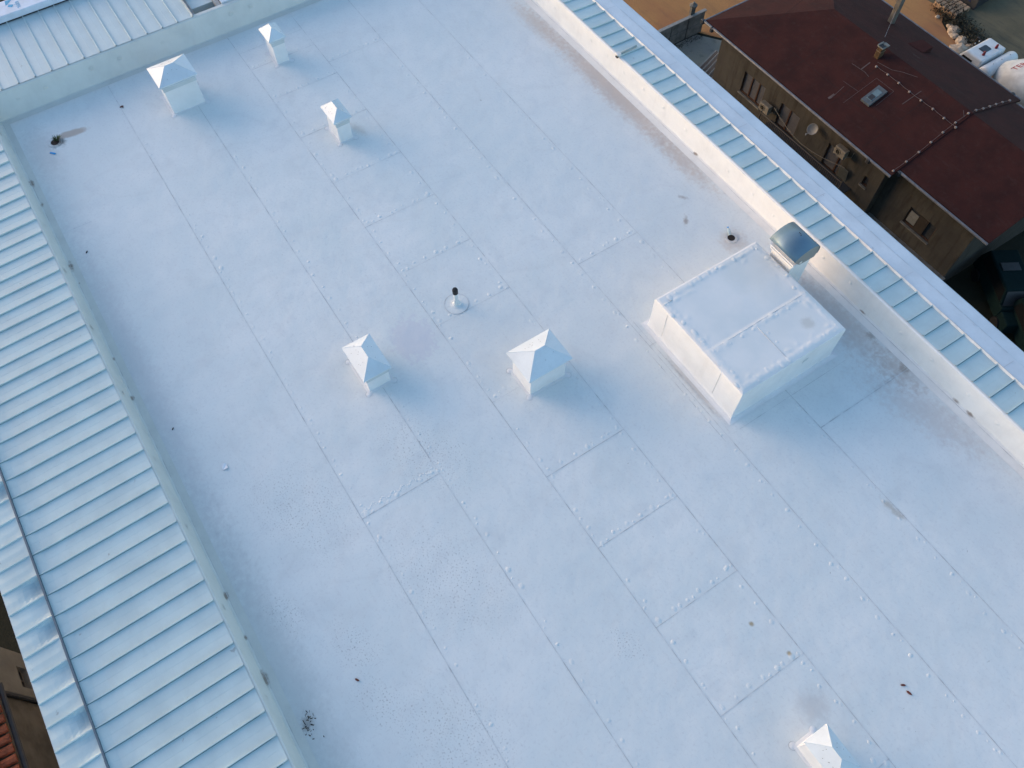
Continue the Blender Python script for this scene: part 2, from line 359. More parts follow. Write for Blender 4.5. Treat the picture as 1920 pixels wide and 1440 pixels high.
def seam(a, b, wd=.011, z=.0035):
    a = Vector((*a, 0)); b = Vector((*b, 0)); L = (b-a).length; n = max(1, int(L/.5)); d = (b-a)/L; p = Vector((-d.y, d.x, 0))
    for k in range(n):
        q0 = a+d*L*k/n; q1 = a+d*L*(k+1)/n; w0 = wd*random.uniform(.5, 1.15)
        sm.add([q0-p*w0/2+Vector((0, 0, z)), q1-p*w0/2+Vector((0, 0, z)), q1+p*w0/2+Vector((0, 0, z)), q0+p*w0/2+Vector((0, 0, z))], [(0, 1, 2, 3)])
for i, v in enumerate(SE):
    if i == 5: seam((uB+.22, v), (-6.16, v)); seam((-3.5, v), (U1, v))
    else: seam((uB+.22, v), (U1, v))
for (u, a, b) in cross: seam((u, SE[a]), (u, SE[b]), .013 if u > -6 else .009)
seam((-2.4, 8.65), (-2.4, 11.08), .016); seam((-2.45, 10.0), (-2.45, 11.08), .006)
seam((-18.9, SE[2]), (-18.9, SE[3]), .008); seam((-5.7, 6.9), (-3.2, 6.9), .008, .003)
seam((-3.25, 7.3), (-3.25, 10.15), .007, .003); seam((-6.4, 7.1), (-3.3, 7.1), .007, .0045)
seam((uB+.21, vL+.19), (U1, vL+.19), .010); seam((uB+.08, vL+.055), (U1, vL+.055), .013, .0145); seam((uB+.07, vL+.06), (uB+.07, vR-.1), .013, .0155); seam((uB+.3, vR-.085), (U1, vR-.085), .012, .0150); seam((uB+.21, vR-.24), (U1, vR-.24), .014); seam((uB+.2, vL+.2), (uB+.2, vR-.24), .013)
seam((-15.5, vL+.2), (-15.48, -1.6), .008, .003)
mem = bl(mem_mb, 'roof_membrane', MEM, extra=[(bumps, MEM), (sm, SEAM)])
# flashing upstands: cant + wall, built as an inner skin with a small fillet
def parapet(name, mat, pts, along, a0, a1, gen):
    m = MB(); n = int((a1-a0)/.5); rows = []
    for k in range(n+1):
        t = a0+(a1-a0)*k/n
        for (q, z) in pts:
            j = .006*noise.noise((t*1.3, q*3, z*5)); m.v.append((t, q+j, z) if along == 'u' else (q+j, t, z))
    L = len(pts); m.f = [(k*L+i, (k+1)*L+i, (k+1)*L+i+1, k*L+i+1) for k in range(n) for i in range(L-1)]
    dm = MB()
    for (x, y, z, nn) in gen:
        x += random.uniform(-.1, .1)*(1-abs(nn[0])); y += random.uniform(-.1, .1)*(1-abs(nn[1])); z += random.uniform(-.07, .07)
        dm.dome((x, y, z), random.uniform(.045, .06), .006, nn, 14); dm.dome((x+nn[0]*.005, y+nn[1]*.005, z), .017, .006, nn, 8)
    return bl(m, name, mat, extra=[(dm, mat)])
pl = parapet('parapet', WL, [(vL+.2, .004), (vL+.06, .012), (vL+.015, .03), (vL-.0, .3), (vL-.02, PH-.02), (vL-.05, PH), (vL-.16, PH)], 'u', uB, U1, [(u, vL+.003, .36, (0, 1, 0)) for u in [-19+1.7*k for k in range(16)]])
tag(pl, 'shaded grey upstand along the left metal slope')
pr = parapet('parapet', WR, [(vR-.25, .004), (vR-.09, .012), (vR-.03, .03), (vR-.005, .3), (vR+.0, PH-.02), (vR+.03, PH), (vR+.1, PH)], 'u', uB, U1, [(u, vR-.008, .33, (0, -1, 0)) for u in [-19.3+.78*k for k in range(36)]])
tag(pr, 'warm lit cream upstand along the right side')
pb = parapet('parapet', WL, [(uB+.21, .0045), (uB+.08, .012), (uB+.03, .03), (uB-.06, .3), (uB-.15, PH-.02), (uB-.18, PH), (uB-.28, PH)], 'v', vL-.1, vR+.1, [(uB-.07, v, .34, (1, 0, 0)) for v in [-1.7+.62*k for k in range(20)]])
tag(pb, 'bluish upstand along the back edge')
# ribbed metal slopes
def ribbed(name, mat, axis, a0, a1, prof, pitch, phase, rib=.032, wave=0, ribside=1):
    """axis 'u': pans repeat along u, prof = [(v,z)...] from high to low"""
    m = MB(); cells = [(0, -.022), (.028, -.022), (.032, 0), (.25, -.001), (.50, -.002), (.504, -.0035), (.516, -.0035), (.52, -.002), (.80, .0), (.95, .001), (.957, rib), (.998, rib)]
    n0 = math.floor((a0-phase)/pitch); n1 = math.ceil((a1-phase)/pitch); L = len(prof); cols = 0
    for k in range(n0, n1):
        jz = random.uniform(-.003, .003)
        for (f, h) in cells:
            a = phase+(k+f)*pitch
            if a < a0 or a > a1: continue
            cols += 1
            for q, (p, z) in enumerate(prof):
                hh = h*ribside if h != rib else h
                hh += wave*noise.noise((a*1.4, p*3.0, 4))*(1 if 0 < q < L-1 else .3)
                if f > .94 and L > 3 and q == L-1: hh = h*.3
                m.v.append((a, p, z+hh+jz) if axis == 'u' else (p, a, z+hh+jz))
    m.f = [(c*L+i, (c+1)*L+i, (c+1)*L+i+1, c*L+i+1) for c in range(cols-1) for i in range(L-1)]
    return bl(m, name, mat)
P = .4155
ribbed('metal_roof_panel', PAN, 'u', U0, U1, [(vL-.06, .628), (-3.3, .60), (-4.1, .572), (-4.5, .555), (-4.72, .558), (-4.885, .582)], P, -5.96, ribside=1.0)
# eave strip with dented pans, ribs half hidden
def cellw(k): return [0, .0, .9, .1, .0, .5, 0, 0, .7, .1][k % 10]
m = MB(); n0 = -46; cols = 0; L = 7
for k in range(n0, 36):
    dent = {-4: 3.4, -2: 3.0, 2: 3.6, -9: 3.0, 0: 1.5, -12: 2, -15: 2.6, -3: 1.2, 3: 1.4}.get(k, random.choice([0, .1, .4, .3])); u0 = -5.96+k*P
    for f, h in ((0, 0), (.12, 0), (.3, 0), (.5, .003), (.7, 0), (.88, 0), (.93, .0), (.938, .026), (.985, .026)):
        a = u0+f*P; cols += 1
        for q in range(L):
            t = q/(L-1); v = -4.915-t*.62
            d = -dent*.032*math.sin(math.pi*min(1, max(0, f/.93)))**.5*math.exp(-(t/.36)**2)
            m.v.append((a, v, .60-t*.035+(h if .06 < t else 0)+d-.05*max(0, t-.93)))
m.f = [(c*L+i, (c+1)*L+i, (c+1)*L+i+1, c*L+i+1) for c in range(cols-1) for i in range(L-1)]
bl(m, 'eave_strip', PAN)
m = MB()
u = U0
while u < U1:
    d = P*random.choice([1, 2, 3]); z = .008*random.random()
    m.box(u, u+d-.004, -4.912-.004*random.random(), -4.887, .54, .618+z); u += d
bl(m, 'fold_trim', metal('shaded_fold_trim', (.09, .13, .17), .5, 0))  # dark colour stands in for shade on the upstand at the fold
m = MB(); m.box(U0, U1, -5.56, -5.535, -.1, .52); bl(m, 'eave_trim', COP)
ribbed('metal_roof_panel', PAN, 'u', U0, U1, [(vR+.06, .627), (11.8, .60), (12.13, .585)], P, -5.56, ribside=1.0)
m = MB(); m.add([(U0, 12.10, .585), (U1, 12.10, .585), (U1, 12.122, .622), (U0, 12.122, .622), (U1, 12.136, .626), (U0, 12.136, .626), (U1, 12.15, .60), (U0, 12.15, .60)], [(0, 1, 2, 3), (3, 2, 4, 5), (5, 4, 6, 7)]); bl(m, 'metal_lip', LIP)
m = MB(); n = 64
prof = [(12.15, .612), (12.25, .615), (12.47, .618), (12.49, .614), (12.75, .60), (12.79, .58), (12.80, .2)]
for k in range(n+1):
    t = U0+(U1-U0)*k/n
    for (q, z) in prof: m.v.append((t, q+.004*noise.noise((t, q, 2)), z+.008*noise.noise((t*.9, q*4, 0))))
L = len(prof); m.f = [(k*L+i, (k+1)*L+i, (k+1)*L+i+1, k*L+i+1) for k in range(n) for i in range(L-1)]
cpm = m; m = MB()
for k in range(9):
    u = -19.5+k*2.6; z = .626
    m.quad((u, 12.16, z), (u+.008, 12.16, z), (u+.02, 12.42, z), (u+.012, 12.42, z)); 
    a = u+.2
    for j in range(6): m.quad((a+j*.38, 12.465, z), (a+j*.38+.33, 12.462, z), (a+j*.38+.33, 12.47, z), (a+j*.38, 12.474, z))
    if k % 2: m.quad((u+.9, 12.5, z-.003), (u+.906, 12.5, z-.003), (u+.93, 12.74, z-.012), (u+.924, 12.74, z-.012))
for k in range(14): 
    a = random.uniform(-19, 2); b = random.uniform(12.2, 12.7); m.quad((a, b, .63), (a+.03, b, .63), (a+.03, b+.012, .63), (a, b+.015, .63))
cp = bl(cpm, 'coping', COP, extra=[(m, plain('coping_joint', (.42, .47, .52), .7))])
# back slope, niche and the second back roof
ribbed('metal_roof_panel', PANT, 'v', -6.6, 3.0, [(uB-.2, .628), (-21.3, .61), (-22.9, .59)], P, .505, ribside=-1.0)
m = MB(); m.box(-22.0, uB-.21, 3.0, 3.012, .05, .66); m.box(-22.3, uB-.22, 3.012, 3.085, .40, .60); bl(m, 'verge_trim', GREYP)
m = MB(); m.box(-21.6, uB-.19, 3.0, 3.006, .661, .69)
for k in range(9): m.add([(-21.6+k*.15, 3.087, .60), (-21.45+k*.15, 3.087, .60), (-21.5+k*.15, 3.087, .66)], [(0, 1, 2)])
bl(m, 'lit_verge_edge', LIP)
m = MB(); m.box(-20.85, uB-.19, 3.086, 3.70, .16, .2); m.box(-22.5, -20.6, 3.086, 3.70, .2, .5); m.box(-22.5, -21.1, 3.086, 3.69, .5, .56); bl(m, 'niche_floor', PANT)
m = MB(); m.box(-22.5, uB-.19, 3.70, 3.82, .1, .60); bl(m, 'niche_side', GREYP)
m = MB(); m.box(-23.2, uB-.285, 3.84, 12.1, .3, .655); bl(m, 'back_roof', COP)
# body below
m = MB(); m.box(U0+.1, U1, -5.45, 12.7, .1-14.0, -.02); bl(m, 'outer_wall', FACW)

# ------------------------------------------------------------------ insulated ridge panel wrapped in printed film
T = thing('ridge_panel', 'white film-wrapped panel with cyan print lying along the far left roof edge', 'panel', (-22.7, -2.5, .6))
m = MB(); m.bevbox(-.55, .08, -4, 4.9, .05, .21, .015); bdm = m
m = MB(); m.box(-.5, .05, -4, 4.9, 0, .045); m.build('support_rail', DARKM, T)
pm = MB(); z = .2135
for yy in (1.55, 2.55):
    pm.add([(-.50, yy+.0, z), (-.50, yy+.20, z), (-.32, yy+.02, z), (-.30, yy-.03, z)], [(0, 1, 2, 3)])
    pm.add([(-.30, yy+.05, z), (-.22, yy+.0, z), (-.14, yy+.1, z), (-.24, yy+.16, z)], [(0, 1, 2, 3)])
    tv, tf = text_verts('elair', .19)
    pm.add([(-.33+p[0]*.95, yy+.30-p[1]*1.0, z) for p in tv], tf)
pm.add([(-.02, .62, z), (-.12, .78, z), (-.03, 1.22, z), (.05, 1.0, z)], [(0, 1, 2, 3)]); pm.add([(-.1, .86, z), (-.16, 1.1, z), (-.08, 1.06, z)], [(0, 1, 2)])
bdm.build('board', FILM, T, extra=[(pm, CYAN)])

# ------------------------------------------------------------------ roof vents with hipped caps
def vent(cu, cv, lu, lv, h, ridge, ov, label, tall=.22, trim=True):
    """cu,cv centre, lu,lv base size, ridge=(along,length)"""
    t = thing('roof_vent', label, 'roof vent', (cu, cv, 0), 'white hipped roof vents on the membrane roof')
    a, b = lu/2, lv/2; m = MB(); f = .05
    prof = [(a+f+.01, b+f+.01, .003), (a+f, b+f, .007), (a+.006, b+.006, .010), (a, b, .03), (a, b, h-.19)]
    for (x, y, z) in prof: m.v += [(-x, -y, z), (x, -y, z), (x, y, z), (-x, y, z)]
    m.f = [(k*4+i, k*4+(i+1) % 4, k*4+4+(i+1) % 4, k*4+4+i) for k in range(4) for i in range(4)]+[(16, 17, 18, 19)]
    base = m.build('base_upstand', VWALL, t)
    for sx in (-1, 1):
        for sy in (-1, 1):
            n = 16; m0 = MB(); m0.dome((sx*(a+.05), sy*(b+.05), .003), .062, .007, n=16); m = MB()
            for i in range(n):
                t0, t1 = 2*math.pi*i/n, 2*math.pi*(i+1)/n; cx, cy = sx*(a+.05), sy*(b+.05)
                m.add([(cx+math.cos(q)*r, cy+math.sin(q)*r, .006) for q, r in ((t0, .064), (t1, .064), (t1, .070), (t0, .070))], [(0, 1, 2, 3)])
            m0.build('corner_patch', VWALL, base, extra=[(m, SEAM)])
    m = MB(); e = .012
    m.box(-a-e, a+e, -b-e, b+e, h-.20, h-.085); m.build('metal_collar', COLLAR, t)
    m = MB()
    for (z0_, z1_, e2) in ((-.085, -.07, .034), (-.055, -.04, .042)): m.box(-a-e2, a+e2, -b-e2, b+e2, h+z0_, h+z1_)
    dk = MB(); dk.box(-a-.004, a+.004, -b-.004, b+.004, h-.07, h-.055); dk.box(-a-.004, a+.004, -b-.004, b+.004, h-.04, h-.022)
    m.build('collar_rim', CAPM, t, extra=[(dk, DARKM)])
    A, Bq = a+ov, b+ov; m = MB(); rl = ridge[1]/2
    r0, r1 = ((-rl, 0), (rl, 0)) if ridge[0] == 'u' else ((0, -rl), (0, rl))
    m.v = [(-A, -Bq, h-.022), (A, -Bq, h-.022), (A, Bq, h-.022), (-A, Bq, h-.022), (-A, -Bq, h+.004), (A, -Bq, h+.004), (A, Bq, h+.004), (-A, Bq, h+.004), (*r0, h+tall), (*r1, h+tall)]
    sides = [(0, 1, 5, 4), (1, 2, 6, 5), (2, 3, 7, 6), (3, 0, 4, 7), (3, 2, 1, 0)]
    top = [(4, 5, 9, 8), (5, 6, 9), (6, 7, 8, 9), (7, 4, 8)] if ridge[0] == 'u' else [(4, 5, 8), (5, 6, 9, 8), (6, 7, 9), (7, 4, 8, 9)]
    m.f = sides+top; capm = m
    m = MB()                                        # folded hip seams and rivets
    for (i, j) in ((4, 8), (5, 9 if ridge[0] == 'u' else 8), (6, 9), (7, 8 if ridge[0] == 'u' else 9), (8, 9)):
        q = [(-A, -Bq, h+.004), (A, -Bq, h+.004), (A, Bq, h+.004), (-A, Bq, h+.004), (*r0, h+tall), (*r1, h+tall)]
        m.cyl(q[i-4], q[j-4], .005, n=5)
    fold = m; m = MB(); rn = random.Random(cu)
    for k in range(10):
        s = rn.choice((-1, 1)); w_ = rn.uniform(-.6, .6); q = rn.uniform(.25, .7)
        if ridge[0] == 'u': x, y, z = w_*A*(1-q*.5), s*Bq*(1-q), h+.004+tall*q
        else: x, y, z = s*A*(1-q), w_*Bq*(1-q*.5), h+.004+tall*q
        m.dome((x, y, z), .006, .006, (0, 0, 1), 5)
    capm.build('hipped_cap', CAPM, t, extra=[(fold, CAPM), (m, DARKM)])
    return t
vent(-18.08, 1.72, .72, .82, .87, ('v', .22), .075, 'large square vent near the back left corner, beside the drain', .2)
vent(-18.20, 4.42, .50, .33, .74, ('u', .18), .07, 'small slim vent closest to the back parapet', .2)
vent(-14.80, 4.50, .58, .34, .68, ('u', .28), .07, 'slim vent standing alone between the back vents and the black-tipped pipe', .2)
vent(-8.40, 1.89, .80, .48, .55, ('u', .30), .07, 'left one of the two vents in the middle of the roof, long ridge', .22)
vent(-6.47, 4.73, .64, .84, .70, ('v', .23), .09, 'wide pyramid vent mid-roof, nearest the big white box', .27)
vent(1.86, 4.48, .58, .34, .66, ('u', .20), .07, 'vent cut off by the bottom edge of the picture', .22)

# ------------------------------------------------------------------ vent pipe
t = thing('vent_pipe', 'thin white pipe with a black cap standing on a round flange', 'pipe', (-8.86, 4.22, 0))
m = MB(); m.lathe((0, 0, 0), [(.265, .001), (.262, .005), (.13, .007), (.115, .014), (.10, .011), (.075, .03), (.062, .09), (.050, .16), (.045, .40)], 28); m.build('membrane_boot', MEM, t)
m = MB(); n = 36
for i in range(n):
    q0, q1 = 2*math.pi*i/n, 2*math.pi*(i+1)/n
    m.add([(math.cos(q)*r, math.sin(q)*r, .009) for q, r in ((q0, .258), (q1, .258), (q1, .268), (q0, .268))], [(0, 1, 2, 3)])
m.build('weld_ring', SEAM, t)
m = MB(); m.lathe((0, 0, .40), [(.045, -.02), (.060, 0), (.062, .11), (.05, .14), (.01, .145)], 18); m.build('cap', BLACK, t, smooth=False)

# ------------------------------------------------------------------ big wrapped plant box
t = thing('plant_box', 'big low box wrapped in white membrane, beside the right parapet', 'box', (-4.85, 8.66, 0))
x0, x1, y0, y1, H = -1.31, 1.32, -1.35, 1.32, .97
m = MB(); f = .07
prof = [(f+.05, .004), (f, .012), (.02, .03), (.004, .10), (0, H*.5), (0, H-.05), (-.012, H-.012), (-.05, H)]
for (o, z) in prof: m.v += [(x0-o, y0-o, z), (x1+o, y0-o, z), (x1+o, y1+o, z), (x0-o, y1+o, z)]
k_ = len(prof); m.f = [(k*4+i, k*4+(i+1) % 4, k*4+4+(i+1) % 4, k*4+4+i) for k in range(k_-1) for i in range(4)]
m.build('side_wall', VWALL, t)
# quilted top: a fine grid with puckers near the edges and laps
m = MB(); n = 90; 
def lapz(x, y):
    z = 0
    d = min(x-x0, x1-x, y-y0, y1-y)
    z += .013*math.exp(-((d-.13)/.045)**2)*(.15+1.3*abs(noise.noise((x*9, y*9, 1))))
    z += .010*math.exp(-((d-.26)/.05)**2)*max(0, noise.noise((x*6, y*6, 5)))*2
    z += .010*math.exp(-((x-.30)/.05)**2)*max(0, noise.noise((x*5, y*8, 7))+.2)*1.5
    z += (.007 if x > .22 else 0)
    z += .004*noise.noise((x*2, y*2, 2))
    return z
for i in range(n+1):
    for j in range(n+1):
        x = x0+.05+(x1-x0-.1)*i/n; y = y0+.05+(y1-y0-.1)*j/n; m.v.append((x, y, H+(lapz(x, y) if 0 < i < n and 0 < j < n else 0)))
m.f = [(i*(n+1)+j, (i+1)*(n+1)+j, (i+1)*(n+1)+j+1, i*(n+1)+j+1) for i in range(n) for j in range(n)]
def topmat():
    n = N('box_top_membrane'); c = n.mix(n.ramp(n.noise(.8, 4, .6), .3, .7), (.66, .69, .69), (.745, .75, .74))
    c = stain(n, c, -4.05, 9.44, .98, .05, .2, (.50, .50, .47), .6, 1, 1, 0, .5)
    c = stain(n, c, -5.75, 9.3, .98, .2, .8, (.66, .67, .64), .5, 1.4, .8, 0, .5)
    n.col(c); n.pr(.5, 0, .35); n.bump(n.noise(1.5, 3), .25, .04); return n.m
TOPM = topmat(); topm = m
m = MB()
for k in range(9):
    for (xx, yy) in ((x0+.13, y0+.2+k*.28), (x1-.14, y0+.2+k*.28), (x0+.2+k*.28, y0+.13), (x0+.2+k*.28, y1-.14)):
        m.dome((xx+random.gauss(0, .02), yy+random.gauss(0, .04), H+.008), random.uniform(.035, .06), random.uniform(.003, .008), sx=random.uniform(.8, 1.8))
    if k < 8: m.dome((.33, y0+.25+k*.3, H+.008), .045, .005); 
    if k < 3: m.dome((.55+k*.25, -.02, H+.006), .045, .005)
bm2 = m; m = MB(); z = H+.02
m.box(.247, .253, y0+.1, y1-.06, H+.002, z-.010); m.box(.26, x1-.08, -.113, -.108, H+.002, z-.008); m.box(x0+.22, x0+.226, y0+.04, y0+.25, H+.002, z-.008)
m.box(x0+.42, x0+.425, y0-.006, y0-.003, .12, H-.06); m.box(x1-.6, x1-.595, y0-.006, y0-.003, .12, H-.06)
topm.build('top_membrane', TOPM, t, smooth=True, extra=[(bm2, TOPM), (m, SEAM)])
m = MB(); m.box(x1+.002, x1+.006, .30, .43, .60, .70); m.build('patch', COLLAR, t)
m = MB(); m.quad((x0+.85, y0-.2, .006), (x1-.1, y0-.2, .006), (x1-.1, y0-.185, .006), (x0+.85, y0-.19, .006)); m.quad((x0+.42, y0-.3, .007), (x0+.43, y0-.3, .007), (x0+.43, y0-.06, .007), (x0+.42, y0-.06, .007)); m.build('flashing_edge', SEAM, t)

# ------------------------------------------------------------------ barrel cowl stack behind the box
t = thing('chimney_cowl', 'zinc barrel-topped chimney cowl between the plant box and right parapet', 'chimney', (-5.48, 10.38, 0))
m = MB(); m.box(-.30, .28, -.32, .24, .0, 1.12); st = m.build('stack', WR, t, bevel=.01)
m = MB()
for (z0_, e_) in ((1.06, .035), (1.14, .05)): m.box(-.30-e_, .28+e_, -.32-e_, .24+e_, z0_, z0_+.04)
m.box(-.28, .26, -.30, .18, 1.12, 1.24); m.build('collar', VWALL, t)
rad, cz, hl = .42, 1.30, .37; n = 20
arc = [(-.40+.0, 1.50)]
arc = [(-.46, 1.39), (-.41, 1.455), (-.33, 1.51), (-.23, 1.55), (-.12, 1.57), (-.01, 1.57), (.09, 1.545), (.165, 1.50), (.215, 1.43), (.235, 1.34), (.22, 1.24)]
m = MB()
for x in (-hl, hl): m.v += [(x, y, z) for (y, z) in arc]
for x in (-hl, hl): m.v += [(x, y*.985, z-.012) for (y, z) in arc]
L = len(arc); m.f = [(i, i+1, L+i+1, L+i) for i in range(L-1)]+[(2*L+i, 3*L+i, 3*L+i+1, 2*L+i+1) for i in range(L-1)]+[(i, 2*L+i, 2*L+i+1, i+1) for i in range(L-1)]+[(L+i, L+i+1, 3*L+i+1, 3*L+i) for i in range(L-1)]+[(0, L, 3*L, 2*L), (L-1, 3*L-1, 4*L-1, 2*L-1)]
cw = m.build('barrel_hood', ZINC, t, smooth=False)
for p in cw.data.polygons[:L-1]: p.use_smooth = True
for x in (-hl+.02, hl-.02):
    m = MB(); pts = [(x, y*.975, z-.015) for (y, z) in arc]+[(x, .19, 1.12), (x, -.22, 1.14), (x, -.36, 1.27)]; nn = len(pts)
    m.add(pts+[(a[0]+.008, a[1], a[2]) for a in pts], [tuple(range(nn)), tuple(range(2*nn-1, nn-1, -1))]+[(i, (i+1) % nn, nn+(i+1) % nn, nn+i) for i in range(nn)]); m.build('end_plate', ZEND, t)
m = MB(); m.dome((0, -.02, 1.572), .012, .01); m.box(-.08, -.02, .0, .008, 1.568, 1.574); m.build('hood_fixing', DARKM, cw)
m = MB()
for k in range(12): m.quad((hl-.011, -.30+k*.047, 1.2), (hl-.011, -.296+k*.047, 1.2), (hl-.011, -.28+k*.047, 1.42 if 1 < k < 10 else 1.33), (hl-.011, -.284+k*.047, 1.42 if 1 < k < 10 else 1.33))
m.build('plate_grooves', GREYP, cw)
m = MB(); m.box(hl-.05, hl+.0, -.26, -.20, 1.20, 1.26); m.build('bracket', LIP, t)

# ------------------------------------------------------------------ drains and litter
def drain(x, y, label, r=.09):
    t = thing('roof_drain', label, 'drain', (x, y, 0))
    m = MB(); m.lathe((0, 0, 0), [(r*1.75, .001), (r*1.7, .009), (r*1.1, .009), (r*1.0, .004)], 22); fl = m; m = MB(); m.lathe((0, 0, .0035), [(r, 0), (r*.99, .006), (r*.2, .0065)], 22); m.build('hole', HOLE, t)
    m = MB(); n = 22
    for i in range(n):
        if random.random() < .8:
            q0, q1 = 2*math.pi*i/n, 2*math.pi*(i+1)/n; m.add([(math.cos(q)*s, math.sin(q)*s, .012) for q, s in ((q0, r*1.62), (q1, r*1.62), (q1, r*1.72), (q0, r*1.72))], [(0, 1, 2, 3)])
    fl.build('flange', MEM, t, extra=[(m, SEAM)]); return t
drain(-18.44, -1.52, 'dark open drain choked with weeds in the back left corner', .10)
drain(-6.98, 10.31, 'open round drain with a bottle stuck in it, near the cowl', .085)
m = MB(); rn = random.Random(3)
for k in range(46):
    a = rn.uniform(0, 6.28); r0_ = rn.uniform(0, .06); L_ = rn.uniform(.05, .2); h_ = rn.uniform(.04, .16); p = Vector((math.cos(a)*r0_, math.sin(a)*r0_, .012)); q = p+Vector((math.cos(a)*L_-.05, math.sin(a)*L_+.06, h_)); s = Vector((-math.sin(a), math.cos(a), 0))*.012
    m.add([p-s*.5, p+s*.5, (p+q)/2+s+Vector((0, 0, .03)), q, (p+q)/2-s+Vector((0, 0, .03))], [(0, 1, 2, 3, 4)])
m.v = [(a[0]*.62, a[1]*.62, a[2]*.6) for a in m.v]; o = m.build('weed', GREEN); o.location = Vector((-18.47, -1.47, 0))*K; tag(o, 'small tuft of green weeds growing out of the corner drain', 'plant')
t = thing('bottle', 'small clear bottle with blue cap stuck in the drain near the cowl', 'bottle', (-7.05, 10.33, .02))
m = MB(); ax = (-.62, .1, .5); m.lathe((0, 0, 0), [(.030, 0), (.036, .01), (.036, .10), (.028, .13), (.013, .155), (.012, .17)], 14, ax); bo = m.build('body', BOTT, t, smooth=True)
m = MB(); d_ = Vector(ax).normalized(); m.cyl(d_*.168, d_*.195, .018, n=12); m.build('cap', BLUEP, t)
m = MB(); m.bevbox(-.075, .075, -.022, .022, .0, .018, .006); o = m.build('blue_strip', BLUEP); o.location = Vector((-18.1, -1.68, .004))*K; o.rotation_euler = (0, 0, .75); tag(o, 'short bright blue plastic strip lying near the weedy drain', 'plastic strip')
m = MB(); m.add([(-.07, -.05, .01), (.06, -.06, .004), (.08, .045, .025), (-.02, .06, .008), (-.06, .03, .02)], [(0, 1, 2, 3, 4)]); m.add([(-.07, -.05, .004), (.06, -.06, .0), (.08, .045, .015), (-.02, .06, .002), (-.06, .03, .01)], [(4, 3, 2, 1, 0)])
o = m.build('paper_scrap', PAPER); o.location = Vector((-8.09, -1.47, .004))*K; tag(o, 'crumpled white scrap lying near the left parapet', 'litter')
def leaf(x, y, rot, s, label, mat=LEAF, grp=None):
    m = MB(); pts = [(-.06, 0, .004), (-.03, .02, .016), (.02, .024, .01), (.06, .004, .02), (.02, -.02, .012), (-.03, -.02, .006)]
    m.add([(a*s, b*s, c*s) for a, b, c in pts]+[(a*s, b*s, c*s-.003) for a, b, c in pts], [(0, 1, 2, 3, 4, 5), (11, 10, 9, 8, 7, 6)]+[(i, (i+1) % 6, 6+(i+1) % 6, 6+i) for i in range(6)])
    o = m.build('dead_leaf', mat); o.location = Vector((x, y, .005))*K; o.rotation_euler = (0, 0, rot); tag(o, label, 'leaf', grp)
leaf(1.84, 6.43, .9, .8, 'upper of two reddish leaves lying close together at bottom right')
leaf(1.98, 6.42, .2, .9, 'lower of two reddish leaves lying close together at bottom right')
leaf(-9.4, -2.0, 2.2, .55, 'tiny black leaf at the left edge of the membrane, above the paper scrap', BLACK)
leaf(-14.66, -1.98, 2.4, .7, 'tiny black curled leaf near the left parapet, far below the weedy drain', BLACK)
leaf(-3.23, -1.15, .5, .8, 'small brown leaf between two speckled dirty patches at bottom left', LEAF)
leaf(-18.72, .28, 1.5, .9, 'small brown leaf left of the large back left vent', LEAF)
for k in range(2):
    m = MB(); rn = random.Random(k+5)
    for j in range(26):
        x, y = rn.gauss(0, .07), rn.gauss(0, .05); a = rn.uniform(0, 3.14); l = rn.uniform(.01, .05); z = rn.uniform(.001, .012)
        m.add([(x, y, z), (x+math.cos(a)*l, y+math.sin(a)*l, z+.004), (x+math.cos(a)*l-.008, y+math.sin(a)*l+.012, z+.012), (x-.01, y+.01, z+.01)], [(0, 1, 2, 3)])
    o = m.build('dirt_clump', plain('wet_dirt', (.03, .028, .02), .8)); o.location = Vector(((-3.16, -2.1, .004), (-2.97, -2.17, .004))[k])*K
    tag(o, ('upper', 'lower')[k]+' of two dark dirt clumps against the left parapet at the bottom', 'debris', kind='stuff')
# small bracket with a grey conduit at the right parapet
t = thing('conduit_bracket', 'small white bracket with a grey conduit resting on the right metal panels', 'bracket', (-12.68, 11.3, .60))
m = MB(); m.bevbox(-.07, .05, -.03, .10, .02, .10, .012); m.build('bracket_box', LIP, t)
m = MB(); m.box(-.01, .06, -.05, .0, .02, .06); m.build('clip', BLACK, t)
m = MB(); m.cyl((0, .08, .06), (-.02, .62, .045), .028, n=10); m.build('conduit', plain('conduit_grey', (.30, .36, .36), .5), t, smooth=True)

